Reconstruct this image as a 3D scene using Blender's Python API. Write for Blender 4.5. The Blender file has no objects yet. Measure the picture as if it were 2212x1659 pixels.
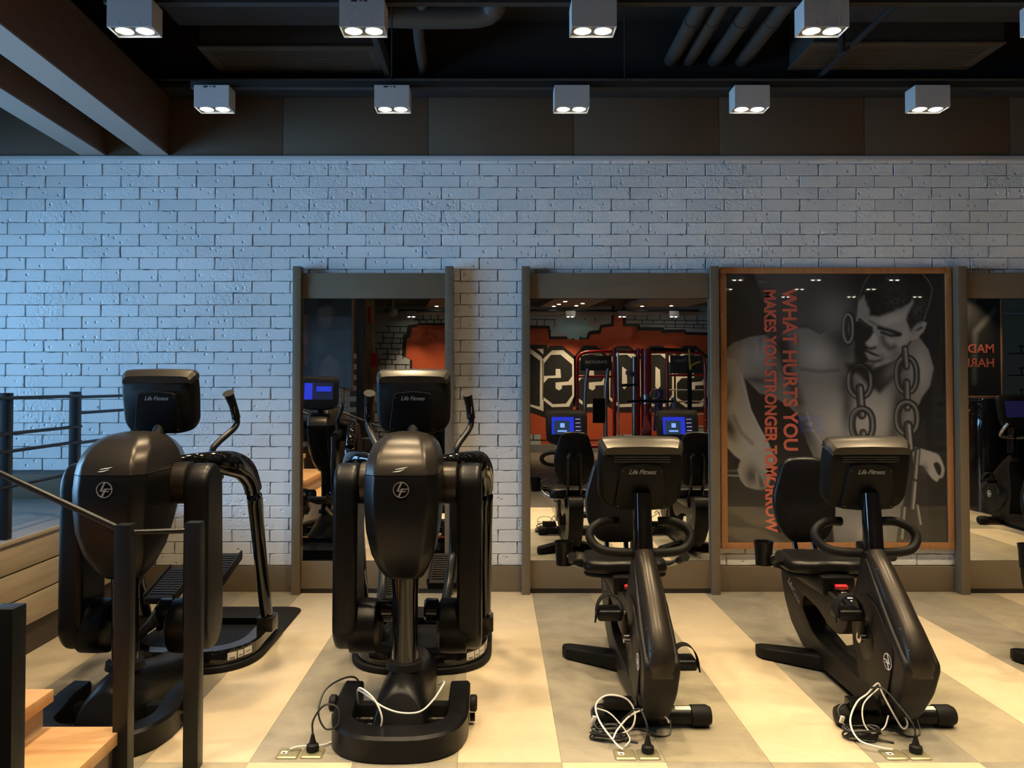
import bpy, bmesh, math, random
import numpy as np
from mathutils import Vector, Matrix
random.seed(7)
RNG = np.random.default_rng(7)
SC = bpy.context.scene
COL = SC.collection
PI = math.pi

# ------------------------------------------------------------------ camera
F_PX, W_PX = 1750.0, 2212.0
PITCH = math.radians(1.2)
cam_d = bpy.data.cameras.new('camera')
cam_d.sensor_width = 36.0
cam_d.lens = F_PX / W_PX * 36.0
cam_d.shift_x = 36.0 / W_PX
cam_d.shift_y = -F_PX * math.tan(PITCH) / W_PX
cam_d.clip_start = 0.05
cam = bpy.data.objects.new('camera', cam_d)
COL.objects.link(cam)
cam.location = (0, 0, 1.5)
cam.rotation_euler = (PI / 2 + PITCH, 0, 0)
SC.camera = cam

# ------------------------------------------------------------------ world, daylight, exposure
wd = bpy.data.worlds.new('sky_outside')
SC.world = wd
wd.use_nodes = True
wbg = wd.node_tree.nodes['Background']
wbg.inputs[0].default_value = (0.28, 0.60, 1.0, 1)
wbg.inputs[1].default_value = 16.5
SC.view_settings.view_transform = 'Standard'
SC.view_settings.look = 'None'
SC.view_settings.exposure = 0.08
SC.view_settings.gamma = 1.0
SC.view_settings.use_curve_mapping = False
cy = SC.cycles
cy.max_bounces = 7; cy.diffuse_bounces = 3; cy.glossy_bounces = 4; cy.transmission_bounces = 2; cy.transparent_max_bounces = 4
cy.caustics_reflective = False; cy.caustics_refractive = False
cy.use_adaptive_sampling = True; cy.adaptive_threshold = 0.08; cy.adaptive_min_samples = 24

# room extents (metres): back wall face y=5.9, window wall x=-6.2
XL, XR, YB, YF, ZC = -5.2, 12.6, 5.9, -6.3, 4.15
WIN = (1.4, 5.6, 0.75, 2.85)      # window opening on the left wall: y0,y1,z0,z1
LAMP_W = 74.0                     # watts of one downlight lens
LAMP_COL = (1.0, 0.77, 0.47)

def portal(name, loc, sx, sy, rot):
    l = bpy.data.lights.new(name, 'AREA'); l.shape = 'RECTANGLE'; l.size = sx; l.size_y = sy
    l.cycles.is_portal = True
    o = bpy.data.objects.new(name, l); COL.objects.link(o); o.location = loc; o.rotation_euler = rot
    o['kind'] = 'helper'
    return o
portal('window_portal', (XL - 0.12, (WIN[0] + WIN[1]) / 2, (WIN[2] + WIN[3]) / 2), WIN[3] - WIN[2], WIN[1] - WIN[0], (0, -PI / 2, 0))

# ------------------------------------------------------------------ materials
MATS = {}
def lin(c):
    return tuple(((x / 255) / 12.92 if x / 255 <= 0.04045 else ((x / 255 + 0.055) / 1.055) ** 2.4) for x in c)
def mat(name, col, rough=0.5, metal=0.0, spec=0.5, coat=0.0, coat_r=0.05, bump=None, var=None, emit=None, grain=None):
    m = bpy.data.materials.new(name); m.use_nodes = True
    nt = m.node_tree; N = nt.nodes; L = nt.links
    b = N['Principled BSDF']
    b.inputs['Base Color'].default_value = (*col, 1)
    b.inputs['Roughness'].default_value = rough
    b.inputs['Metallic'].default_value = metal
    b.inputs['Specular IOR Level'].default_value = spec
    b.inputs['Coat Weight'].default_value = coat
    b.inputs['Coat Roughness'].default_value = coat_r
    geo = N.new('ShaderNodeNewGeometry')
    if var:       # (scale, colour2, contrast low, high)
        nz = N.new('ShaderNodeTexNoise'); nz.inputs['Scale'].default_value = var[0]; nz.inputs['Detail'].default_value = 6
        nz.inputs['Roughness'].default_value = 0.65
        L.new(geo.outputs['Position'], nz.inputs['Vector'])
        mr = N.new('ShaderNodeMapRange'); mr.inputs[1].default_value = var[2]; mr.inputs[2].default_value = var[3]
        L.new(nz.outputs['Fac'], mr.inputs[0])
        mx = N.new('ShaderNodeMix'); mx.data_type = 'RGBA'
        mx.inputs[6].default_value = (*col, 1); mx.inputs[7].default_value = (*var[1], 1)
        L.new(mr.outputs[0], mx.inputs[0]); L.new(mx.outputs[2], b.inputs['Base Color'])
    if grain:     # (axis scale vector, colour2) wood grain along an axis
        mp = N.new('ShaderNodeMapping'); mp.inputs['Scale'].default_value = grain[0]
        L.new(geo.outputs['Position'], mp.inputs['Vector'])
        nz = N.new('ShaderNodeTexNoise'); nz.inputs['Scale'].default_value = 1.0; nz.inputs['Detail'].default_value = 5
        L.new(mp.outputs[0], nz.inputs['Vector'])
        mr = N.new('ShaderNodeMapRange'); mr.inputs[1].default_value = 0.35; mr.inputs[2].default_value = 0.68
        L.new(nz.outputs['Fac'], mr.inputs[0])
        mx = N.new('ShaderNodeMix'); mx.data_type = 'RGBA'
        mx.inputs[6].default_value = (*col, 1); mx.inputs[7].default_value = (*grain[1], 1)
        L.new(mr.outputs[0], mx.inputs[0]); L.new(mx.outputs[2], b.inputs['Base Color'])
    if bump:      # (scale, strength, distance)
        nz = N.new('ShaderNodeTexNoise'); nz.inputs['Scale'].default_value = bump[0]; nz.inputs['Detail'].default_value = 1
        L.new(geo.outputs['Position'], nz.inputs['Vector'])
        bp = N.new('ShaderNodeBump'); bp.inputs['Strength'].default_value = bump[1]; bp.inputs['Distance'].default_value = bump[2]
        L.new(nz.outputs['Fac'], bp.inputs['Height']); L.new(bp.outputs[0], b.inputs['Normal'])
    if emit:
        b.inputs['Emission Color'].default_value = (*emit[0], 1); b.inputs['Emission Strength'].default_value = emit[1]
    MATS[name] = m
    return m

mat('mortar', (0.15, 0.15, 0.15), 0.95)
mat('fascia', (0.105, 0.073, 0.045), 0.6, bump=(90, 0.05, 0.001))
mat('taupe', (0.170, 0.128, 0.080), 0.5)
mat('kick_dark', (0.045, 0.035, 0.026), 0.6)
mat('oak_frame', (0.44, 0.21, 0.085), 0.45, grain=((60, 60, 5), (0.36, 0.16, 0.06)))
mat('cap_white', (0.55, 0.56, 0.57), 0.5)
mat('ceiling_black', (0.012, 0.012, 0.012), 0.85)
mat('duct_dark', (0.030, 0.029, 0.027), 0.6)
mat('duct_grey', (0.050, 0.048, 0.043), 0.55)
mat('grille', (0.060, 0.048, 0.034), 0.6)
mat('beam_side', (0.14, 0.075, 0.040), 0.6, grain=((4, 4, 30), (0.12, 0.062, 0.033)))
mat('beam_under', (0.27, 0.235, 0.205), 0.65)
mat('fixture_white', (0.50, 0.505, 0.51), 0.5)
mat('fixture_lip', (0.16, 0.14, 0.11), 0.4)
mat('fixture_mark', (0.04, 0.04, 0.045), 0.5)
mat('lens', (1, 1, 1), 0.3, emit=((1.0, 0.90, 0.70), 30.0))
mat('black_plastic', (0.0045, 0.0045, 0.005), 0.34, spec=0.20, bump=(700, 0.10, 0.0004))
mat('black_matte', (0.0055, 0.0055, 0.0055), 0.55, spec=0.18)
mat('black_gloss', (0.005, 0.005, 0.0055), 0.08, spec=0.45, coat=0.25)
mat('charcoal_shell', (0.034, 0.029, 0.024), 0.32, metal=0.55, spec=0.2, bump=(900, 0.10, 0.0003))
mat('bike_shell', (0.0105, 0.0095, 0.0085), 0.40, spec=0.16, bump=(900, 0.10, 0.0003))
mat('console_bezel', (0.050, 0.044, 0.036), 0.34, metal=0.6, spec=0.3)
mat('console_back', (0.0050, 0.0050, 0.0050), 0.50, spec=0.14, bump=(800, 0.12, 0.0003))
mat('rubber', (0.006, 0.006, 0.006), 0.6, spec=0.18)
mat('vinyl', (0.006, 0.0058, 0.0055), 0.34, spec=0.26, bump=(500, 0.08, 0.0004))
mat('chrome', (0.72, 0.72, 0.72), 0.16, metal=1.0)
mat('logo_silver', (0.62, 0.62, 0.63), 0.28, metal=0.8)
mat('print_grey', (0.35, 0.35, 0.35), 0.5)
mat('print_white', (0.75, 0.75, 0.74), 0.5)
mat('label_white', (0.68, 0.66, 0.60), 0.5)
mat('label_ink', (0.16, 0.15, 0.13), 0.5)
mat('metal_sensor', (0.55, 0.5, 0.4), 0.3, metal=0.7)
mat('red_lever', (0.62, 0.02, 0.03), 0.35)
mat('cable_white', (0.72, 0.70, 0.66), 0.45)
mat('cable_black', (0.011, 0.011, 0.011), 0.45)
mat('socket_plate', (0.27, 0.245, 0.15), 0.35, metal=0.4)
mat('rail_black', (0.008, 0.0085, 0.010), 0.36, spec=0.28)
mat('tread_wood', (0.62, 0.36, 0.17), 0.42, grain=((3, 22, 3), (0.54, 0.30, 0.13)))
mat('riser_beige', (0.42, 0.36, 0.31), 0.6)
mat('plank_beige', (0.52, 0.41, 0.27), 0.55, grain=((20, 2.5, 30), (0.42, 0.33, 0.21)))
mat('platform_floor', (0.22, 0.20, 0.18), 0.55, grain=((2, 10, 2), (0.17, 0.155, 0.14)))
mat('base_dark', (0.055, 0.038, 0.027), 0.6)
mat('floor_dark', (0.10, 0.085, 0.068), 0.5, var=(3.0, (0.075, 0.066, 0.055), 0.4, 0.65))
mat('wall_beige', (0.34, 0.28, 0.19), 0.7)
mat('wall_dark', (0.035, 0.03, 0.026), 0.7)
mat('wall_plain', (0.20, 0.18, 0.15), 0.75)
mat('soffit_beige', (0.42, 0.36, 0.30), 0.7)
mat('mural_red', (0.50, 0.085, 0.028), 0.6)
mat('mural_black', (0.010, 0.010, 0.010), 0.6)
mat('mural_white', (0.78, 0.74, 0.64), 0.6)
mat('mural_stone', (0.42, 0.46, 0.48), 0.6)
mat('mural_blue', (0.33, 0.55, 0.62), 0.6)
mat('rack_red', (0.36, 0.012, 0.014), 0.25, coat=0.3)
mat('steel', (0.38, 0.38, 0.40), 0.25, metal=0.9)
mat('yellow_strap', (0.55, 0.42, 0.05), 0.6)
mat('alarm_red', (0.45, 0.015, 0.012), 0.4)
mat('cloth_pink', (0.55, 0.08, 0.08), 0.7)
mat('purple_bag', (0.09, 0.07, 0.20), 0.6)
mat('ball_grey', (0.20, 0.18, 0.24), 0.5)
mat('print_orange', (0.62, 0.13, 0.075), 0.55, coat=1.0, coat_r=0.02)
mat('text_tan', (0.60, 0.52, 0.36), 0.5)
mat('screen_blue', (0.0, 0.0, 0.0), 0.15, emit=((0.03, 0.05, 0.85), 0.75))
mat('screen_dark', (0.004, 0.004, 0.010), 0.10, emit=((0.02, 0.02, 0.09), 0.35))
mat('screen_lit', (0.01, 0.01, 0.02), 0.15, emit=((0.25, 0.42, 1.0), 1.1))
mat('screen_pane', (0.006, 0.010, 0.02), 0.15, emit=((0.03, 0.06, 0.10), 0.6))
mat('window_frame', (0.10, 0.10, 0.11), 0.5)
mat('platform_grey', (0.20, 0.195, 0.185), 0.6)

def make_brick_mat():
    m = mat('brick_white', (0.79, 0.79, 0.79), 0.75)
    nt = m.node_tree; N = nt.nodes; L = nt.links; b = N['Principled BSDF']
    geo = N.new('ShaderNodeNewGeometry'); oi = N.new('ShaderNodeObjectInfo')
    n1 = N.new('ShaderNodeTexNoise'); n1.inputs['Scale'].default_value = 46; n1.inputs['Detail'].default_value = 3; n1.inputs['Roughness'].default_value = 0.66
    n2 = N.new('ShaderNodeTexNoise'); n2.inputs['Scale'].default_value = 3.3; n2.inputs['Detail'].default_value = 0
    vo = N.new('ShaderNodeTexVoronoi'); vo.inputs['Scale'].default_value = 16.5; vo.inputs['Randomness'].default_value = 1.0
    for n in (n1, n2, vo): L.new(geo.outputs['Position'], n.inputs['Vector'])
    pit = N.new('ShaderNodeMapRange'); pit.interpolation_type = 'SMOOTHSTEP'
    pit.inputs[1].default_value = 0.05; pit.inputs[2].default_value = 0.22; pit.inputs[3].default_value = -1.0; pit.inputs[4].default_value = 0.0
    L.new(vo.outputs['Distance'], pit.inputs[0])
    rg = N.new('ShaderNodeMapRange'); rg.inputs[1].default_value = 0.42; rg.inputs[2].default_value = 0.75; rg.inputs[3].default_value = 0.25; rg.inputs[4].default_value = 1.6
    L.new(n2.outputs['Fac'], rg.inputs[0])
    mu = N.new('ShaderNodeMath'); mu.operation = 'MULTIPLY'; L.new(n1.outputs['Fac'], mu.inputs[0]); L.new(rg.outputs[0], mu.inputs[1])
    ad = N.new('ShaderNodeMath'); ad.operation = 'ADD'; L.new(mu.outputs[0], ad.inputs[0]); L.new(pit.outputs[0], ad.inputs[1])
    bp = N.new('ShaderNodeBump'); bp.inputs['Strength'].default_value = 0.75; bp.inputs['Distance'].default_value = 0.006
    L.new(ad.outputs[0], bp.inputs['Height']); L.new(bp.outputs[0], b.inputs['Normal'])
    tn = N.new('ShaderNodeMapRange'); tn.inputs[3].default_value = 0.90; tn.inputs[4].default_value = 1.04
    L.new(oi.outputs['Random'], tn.inputs[0])
    mx = N.new('ShaderNodeMix'); mx.data_type = 'RGBA'; mx.blend_type = 'MULTIPLY'; mx.inputs[0].default_value = 1.0
    mx.inputs[6].default_value = (0.79, 0.79, 0.79, 1)
    L.new(tn.outputs[0], mx.inputs[7]); L.new(mx.outputs[2], b.inputs['Base Color'])
make_brick_mat()

def make_floor_mat(name, c1, c2):
    m = mat(name, c1, 0.36, spec=0.45)
    nt = m.node_tree; N = nt.nodes; L = nt.links; b = N['Principled BSDF']
    geo = N.new('ShaderNodeNewGeometry'); oi = N.new('ShaderNodeObjectInfo')
    av = N.new('ShaderNodeVectorMath'); av.operation = 'ADD'
    cm = N.new('ShaderNodeMath'); cm.operation = 'MULTIPLY'; cm.inputs[1].default_value = 40.0
    L.new(oi.outputs['Random'], cm.inputs[0]); L.new(geo.outputs['Position'], av.inputs[0]); L.new(cm.outputs[0], av.inputs[1])
    n1 = N.new('ShaderNodeTexNoise'); n1.inputs['Scale'].default_value = 3.2; n1.inputs['Detail'].default_value = 5; n1.inputs['Roughness'].default_value = 0.68
    n1.inputs['Distortion'].default_value = 0.7
    n2 = N.new('ShaderNodeTexNoise'); n2.inputs['Scale'].default_value = 16.5; n2.inputs['Detail'].default_value = 8; n2.inputs['Roughness'].default_value = 0.7; n2.inputs['Distortion'].default_value = 1.4
    L.new(av.outputs[0], n1.inputs['Vector']); L.new(av.outputs[0], n2.inputs['Vector'])
    mr = N.new('ShaderNodeMapRange'); mr.inputs[1].default_value = 0.38; mr.inputs[2].default_value = 0.68
    L.new(n1.outputs['Fac'], mr.inputs[0])
    mx = N.new('ShaderNodeMix'); mx.data_type = 'RGBA'; mx.inputs[6].default_value = (*c1, 1); mx.inputs[7].default_value = (*c2, 1)
    L.new(mr.outputs[0], mx.inputs[0])
    mr2 = N.new('ShaderNodeMapRange'); mr2.inputs[1].default_value = 0.62; mr2.inputs[2].default_value = 0.74; mr2.inputs[4].default_value = 0.45
    L.new(n2.outputs['Fac'], mr2.inputs[0])
    mx2 = N.new('ShaderNodeMix'); mx2.data_type = 'RGBA'; mx2.inputs[7].default_value = (c2[0] * 0.6, c2[1] * 0.58, c2[2] * 0.55, 1)
    L.new(mr2.outputs[0], mx2.inputs[0]); L.new(mx.outputs[2], mx2.inputs[6]); L.new(mx2.outputs[2], b.inputs['Base Color'])
    rr = N.new('ShaderNodeMapRange'); rr.inputs[3].default_value = 0.30; rr.inputs[4].default_value = 0.46
    L.new(n1.outputs['Fac'], rr.inputs[0]); L.new(rr.outputs[0], b.inputs['Roughness'])
make_floor_mat('floor_cream', (0.55, 0.455, 0.315), (0.46, 0.38, 0.255))
make_floor_mat('floor_grey', (0.305, 0.275, 0.215), (0.205, 0.186, 0.146))
make_floor_mat('floor_grey_warm', (0.335, 0.292, 0.205), (0.24, 0.212, 0.15))

mm = mat('mirror_glass', (0.93, 0.94, 0.93), 0.0, metal=1.0)
mm.node_tree.nodes['Principled BSDF'].inputs['Base Color'].default_value = (0.86, 0.87, 0.86, 1)
def make_pane_mat():
    m = bpy.data.materials.new('window_pane'); m.use_nodes = True; nt = m.node_tree; N = nt.nodes; L = nt.links
    N.remove(N['Principled BSDF']); out = N['Material Output']
    tr = N.new('ShaderNodeBsdfTransparent'); gl = N.new('ShaderNodeBsdfGlossy'); gl.inputs['Roughness'].default_value = 0.0
    fr = N.new('ShaderNodeFresnel'); fr.inputs[0].default_value = 1.45
    mx = N.new('ShaderNodeMixShader'); L.new(fr.outputs[0], mx.inputs[0]); L.new(tr.outputs[0], mx.inputs[1]); L.new(gl.outputs[0], mx.inputs[2]); L.new(mx.outputs[0], out.inputs[0])
    MATS['window_pane'] = m
make_pane_mat()
def make_print_mat():
    m = mat('poster_print', (0.1, 0.1, 0.1), 0.5, coat=1.0, coat_r=0.015)
    nt = m.node_tree; N = nt.nodes; L = nt.links; b = N['Principled BSDF']
    at = N.new('ShaderNodeAttribute'); at.attribute_name = 'print'; at.attribute_type = 'GEOMETRY'
    L.new(at.outputs['Color'], b.inputs['Base Color'])
    b.inputs['Coat IOR'].default_value = 1.6
make_print_mat()
for _n in ('lens', 'screen_blue', 'screen_dark', 'screen_lit', 'screen_pane'): MATS[_n].cycles.emission_sampling = 'NONE'

# ------------------------------------------------------------------ mesh helpers
OFF = Vector((0, 0, 0))
class MB:
    def __init__(s): s.v = []; s.f = []
    def add(s, vs, fs):
        n = len(s.v); s.v += [tuple(v) for v in vs]; s.f += [tuple(i + n for i in f) for f in fs]; return s
    def box(s, x0, x1, y0, y1, z0, z1):
        vs = [(x, y, z) for z in (z0, z1) for y in (y0, y1) for x in (x0, x1)]
        return s.add(vs, [(0, 2, 3, 1), (4, 5, 7, 6), (0, 1, 5, 4), (2, 6, 7, 3), (0, 4, 6, 2), (1, 3, 7, 5)])
    def obox(s, c, size, M):     # oriented box: centre, size, 3x3 matrix
        hx, hy, hz = [d / 2 for d in size]
        vs = [Vector(c) + M @ Vector((x, y, z)) for z in (-hz, hz) for y in (-hy, hy) for x in (-hx, hx)]
        return s.add(vs, [(0, 2, 3, 1), (4, 5, 7, 6), (0, 1, 5, 4), (2, 6, 7, 3), (0, 4, 6, 2), (1, 3, 7, 5)])
    def prism(s, poly, axis, a, b):
        def P(u, w, t): return {'x': (t, u, w), 'y': (u, t, w), 'z': (u, w, t)}[axis]
        n = len(poly)
        vs = [P(u, w, a) for u, w in poly] + [P(u, w, b) for u, w in poly]
        fs = [tuple(range(n))[::-1], tuple(range(n, 2 * n))] + [(i, (i + 1) % n, n + (i + 1) % n, n + i) for i in range(n)]
        return s.add(vs, fs)
    def loft(s, rings, cap=True, closed=False):
        n = len(rings[0]); vs = [p for r in rings for p in r]; fs = []
        m = len(rings)
        for k in range(m if closed else m - 1):
            a, b = k * n, ((k + 1) % m) * n
            for i in range(n): j = (i + 1) % n; fs.append((a + i, a + j, b + j, b + i))
        if cap and not closed: fs += [tuple(range(n))[::-1], tuple(range((m - 1) * n, m * n))]
        return s.add(vs, fs)
    def cyl(s, p0, p1, r0, r1=None, n=18, cap=True):
        return s.tube([p0, p1], [r0, r0 if r1 is None else r1], n, cap=cap)
    def tube(s, pts, r, n=12, sm=0, cap=True, closed=False, flat=1.0, up=None):
        pts = [Vector(p) for p in pts]
        rs = list(r) if hasattr(r, '__len__') else [r] * len(pts)
        if sm:
            P, R = [], []; m = len(pts)
            for i in range(m if closed else m - 1):
                p1, p2 = pts[i], pts[(i + 1) % m]
                p0 = pts[i - 1] if (i > 0 or closed) else p1 * 2 - p2
                p3 = pts[(i + 2) % m] if (i + 2 < m or closed) else p2 * 2 - p1
                for k in range(sm):
                    t = k / sm
                    P.append(0.5 * ((2 * p1) + (p2 - p0) * t + (2 * p0 - 5 * p1 + 4 * p2 - p3) * t * t + (3 * p1 - p0 - 3 * p2 + p3) * t ** 3))
                    R.append(rs[i] * (1 - t) + rs[(i + 1) % m] * t)
            if not closed: P.append(pts[-1]); R.append(rs[-1])
            pts, rs = P, R
        m = len(pts); rings = []; nrm = None
        for i in range(m):
            if closed: d = pts[(i + 1) % m] - pts[i - 1]
            else: d = pts[min(i + 1, m - 1)] - pts[max(i - 1, 0)]
            d.normalize()
            if up is not None: nrm = Vector(up) - d * Vector(up).dot(d)
            elif nrm is None:
                a = Vector((0, 0, 1)) if abs(d.z) < 0.9 else Vector((1, 0, 0)); nrm = a - d * a.dot(d)
            else: nrm = nrm - d * nrm.dot(d)
            nrm.normalize(); bi = d.cross(nrm)
            rings.append([pts[i] + nrm * (math.cos(2 * PI * k / n) * rs[i]) + bi * (math.sin(2 * PI * k / n) * rs[i] * flat) for k in range(n)])
        return s.loft(rings, cap, closed)
    def lathe(s, prof, c, axis='z', n=24):   # prof: (r, t)
        rings = []
        for r, t in prof:
            ring = []
            for k in range(n):
                a = 2 * PI * k / n; u, w = r * math.cos(a), r * math.sin(a)
                ring.append({'z': (c[0] + u, c[1] + w, c[2] + t), 'x': (c[0] + t, c[1] + u, c[2] + w), 'y': (c[0] + u, c[1] + t, c[2] + w)}[axis])
            rings.append(ring)
        return s.loft(rings)
    def mirror_x(s):
        n = len(s.v); vs = [(-x, y, z) for x, y, z in s.v]; fs = [tuple(reversed(f)) for f in s.f]
        o = MB(); o.v = vs; o.f = fs; return o
    def mesh(s, name, mt, bevel=0, seg=2, smooth=True, angle=38):
        me = bpy.data.meshes.new(name)
        ox, oy, oz = OFF
        me.from_pydata([(x - ox, y - oy, z - oz) for x, y, z in s.v], [], s.f)
        bm = bmesh.new(); bm.from_mesh(me)
        bmesh.ops.recalc_face_normals(bm, faces=bm.faces)
        if bevel:
            es = [e for e in bm.edges if len(e.link_faces) == 2 and e.calc_face_angle(0) > 0.5]
            bmesh.ops.bevel(bm, geom=es, offset=bevel, offset_type='OFFSET', segments=seg, profile=0.6, affect='EDGES', clamp_overlap=True)
        bm.to_mesh(me); bm.free()
        if smooth:
            me.polygons.foreach_set('use_smooth', [True] * len(me.polygons))
            me.set_sharp_from_angle(angle=math.radians(angle))
        me.materials.append(MATS[mt])
        return me
    def build(s, name, mt, parent=None, **k):
        o = bpy.data.objects.new(name, s.mesh(name, mt, **k)); COL.objects.link(o)
        if parent: o.parent = parent
        return o
def tag(o, label=None, cat=None, group=None, kind=None):
    if label: o['label'] = label
    if cat: o['category'] = cat
    if group: o['group'] = group
    if kind: o['kind'] = kind
    return o
def thing(name, loc, label, cat, group=None, rz=0.0, off=None):
    global OFF
    o = bpy.data.objects.new(name, None); COL.objects.link(o); o.location = loc; o.rotation_euler = (0, 0, rz)
    o.empty_display_size = 0.1
    OFF = Vector(loc) if off is None else Vector(off)
    return tag(o, label, cat, group)
def reset():
    global OFF
    OFF = Vector((0, 0, 0))
def copy_tree(o, parent=None):
    c = o.copy(); COL.objects.link(c); c.parent = parent
    for ch in list(o.children): copy_tree(ch, c)
    return c
def struct(name, mb, mt, parent=None, **k):
    o = mb.build(name, mt, parent, **k)
    if not parent: o['kind'] = 'structure'
    return o
def rrect(w, h, r, n=5, cx=0, cy=0):
    pts = []
    for (sx, sy, a0) in ((1, 1, 0), (-1, 1, 90), (-1, -1, 180), (1, -1, 270)):
        for k in range(n + 1):
            a = math.radians(a0 + 90 * k / n)
            pts.append((cx + sx * (w / 2 - r) + r * math.cos(a), cy + sy * (h / 2 - r) + r * math.sin(a)))
    return pts
def round_poly(poly, r, n=4):
    out = []; m = len(poly)
    for i in range(m):
        p = Vector(poly[i]); a = Vector(poly[i - 1]) - p; b = Vector(poly[(i + 1) % m]) - p
        k = min(r, a.length * 0.45, b.length * 0.45)
        p0 = p + a.normalized() * k; p2 = p + b.normalized() * k
        for j in range(n + 1):
            t = j / n; q = p0 * (1 - t) ** 2 + p * 2 * t * (1 - t) + p2 * t * t
            out.append((q.x, q.y))
    return out
def superring(z, cy, a, b, e=2.6, n=40, cx=0):
    out = []
    for k in range(n):
        t = 2 * PI * k / n; c, s_ = math.cos(t), math.sin(t)
        out.append((cx + a * math.copysign(abs(c) ** (2 / e), c), cy + b * math.copysign(abs(s_) ** (2 / e), s_), z))
    return out
def chest_ring(z, cy, a, b):
    ch = min(0.05, a * 0.36); r = min(0.03, a * 0.3)
    return [(x, y, z) for x, y in round_poly([(a - ch, cy - b), (a, cy - b + ch * 1.05), (a, cy + 0.3 * b), (0.55 * a, cy + b), (-0.55 * a, cy + b), (-a, cy + 0.3 * b), (-a, cy - b + ch * 1.05), (ch - a, cy - b)], r * 0.45, 4)]
def text_obj(name, body, size, M, mt, parent=None, shear=0.0, ext=0.0006, bold=0.0, align='CENTER', spacing=1.0):
    cu = bpy.data.curves.new(name, 'FONT'); cu.body = body; cu.size = size; cu.align_x = align; cu.align_y = 'CENTER'
    cu.extrude = ext; cu.shear = shear; cu.offset = bold; cu.space_character = spacing; cu.resolution_u = 3
    t = bpy.data.objects.new(name, cu); COL.objects.link(t)
    dg = bpy.context.evaluated_depsgraph_get()
    me = bpy.data.meshes.new_from_object(t.evaluated_get(dg))
    bpy.data.objects.remove(t); bpy.data.curves.remove(cu)
    me.transform(Matrix.Translation(-OFF) @ M); me.materials.clear(); me.materials.append(MATS[mt])
    o = bpy.data.objects.new(name, me); COL.objects.link(o)
    if parent: o.parent = parent
    return o
def frame(loc, xdir, ydir):     # text plane: local x = reading direction, y = up
    x = Vector(xdir).normalized(); y = Vector(ydir).normalized(); z = x.cross(y)
    M = Matrix((x, y, z)).transposed().to_4x4(); M.translation = Vector(loc); return M

# ================================================================== THE ROOM SHELL
floor = struct('floor', MB().box(XL - 0.3, XR + 0.3, YF - 0.3, YB + 0.3, -0.12, -0.006), 'floor_dark', smooth=False)
PW = 0.4137
_pl = {}
def plank(x0, y0, y1, mt):
    key = (round(y1 - y0, 3), mt)
    if key not in _pl:
        _pl[key] = MB().box(0, PW - 0.0012, 0, y1 - y0 - 0.0012, -0.006, 0).mesh('floor_plank', mt, smooth=False)
    o = bpy.data.objects.new('floor_plank', _pl[key]); COL.objects.link(o); o.parent = floor; o.location = (x0, y0, 0)
for i in range(-6, 21):
    x0 = -0.15 + PW * i
    plank(x0, 3.245, YB, ('floor_cream', 'floor_grey', 'floor_grey_warm')[i % 3])
    plank(x0, 1.80, 3.245, ('floor_grey_warm', 'floor_cream', 'floor_grey')[i % 3])

struct('ceiling', MB().box(XL - 0.3, XR + 0.3, YF - 0.3, YB + 0.3, ZC, ZC + 0.15), 'ceiling_black', smooth=False)
struct('wall_right', MB().box(XR, XR + 0.2, YF - 0.3, YB + 0.3, 0, ZC), 'wall_plain', smooth=False)
y0, y1, z0, z1 = WIN
wl = MB().box(XL - 0.2, XL, YF - 0.3, y0, 0, ZC).box(XL - 0.2, XL, y1, YB + 0.3, 0, ZC).box(XL - 0.2, XL, y0, y1, 0, z0).box(XL - 0.2, XL, y0, y1, z1, ZC)
struct('wall_left', wl, 'wall_plain', smooth=False)
win = MB()
for k in range(6):
    yy = y0 + (y1 - y0) * k / 5
    win.box(XL - 0.14, XL - 0.06, yy - 0.025, yy + 0.025, z0, z1)
win.box(XL - 0.14, XL - 0.06, y0, y1, z0, z0 + 0.05).box(XL - 0.14, XL - 0.06, y0, y1, z1 - 0.05, z1)
w1 = struct('window_1', win, 'window_frame', smooth=False)
for k in range(5):
    a, b = y0 + (y1 - y0) * k / 5 + 0.025, y0 + (y1 - y0) * (k + 1) / 5 - 0.025
    MB().box(XL - 0.103, XL - 0.097, a, b, z0 + 0.05, z1 - 0.05).build('pane', 'window_pane', w1, smooth=False)

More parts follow.
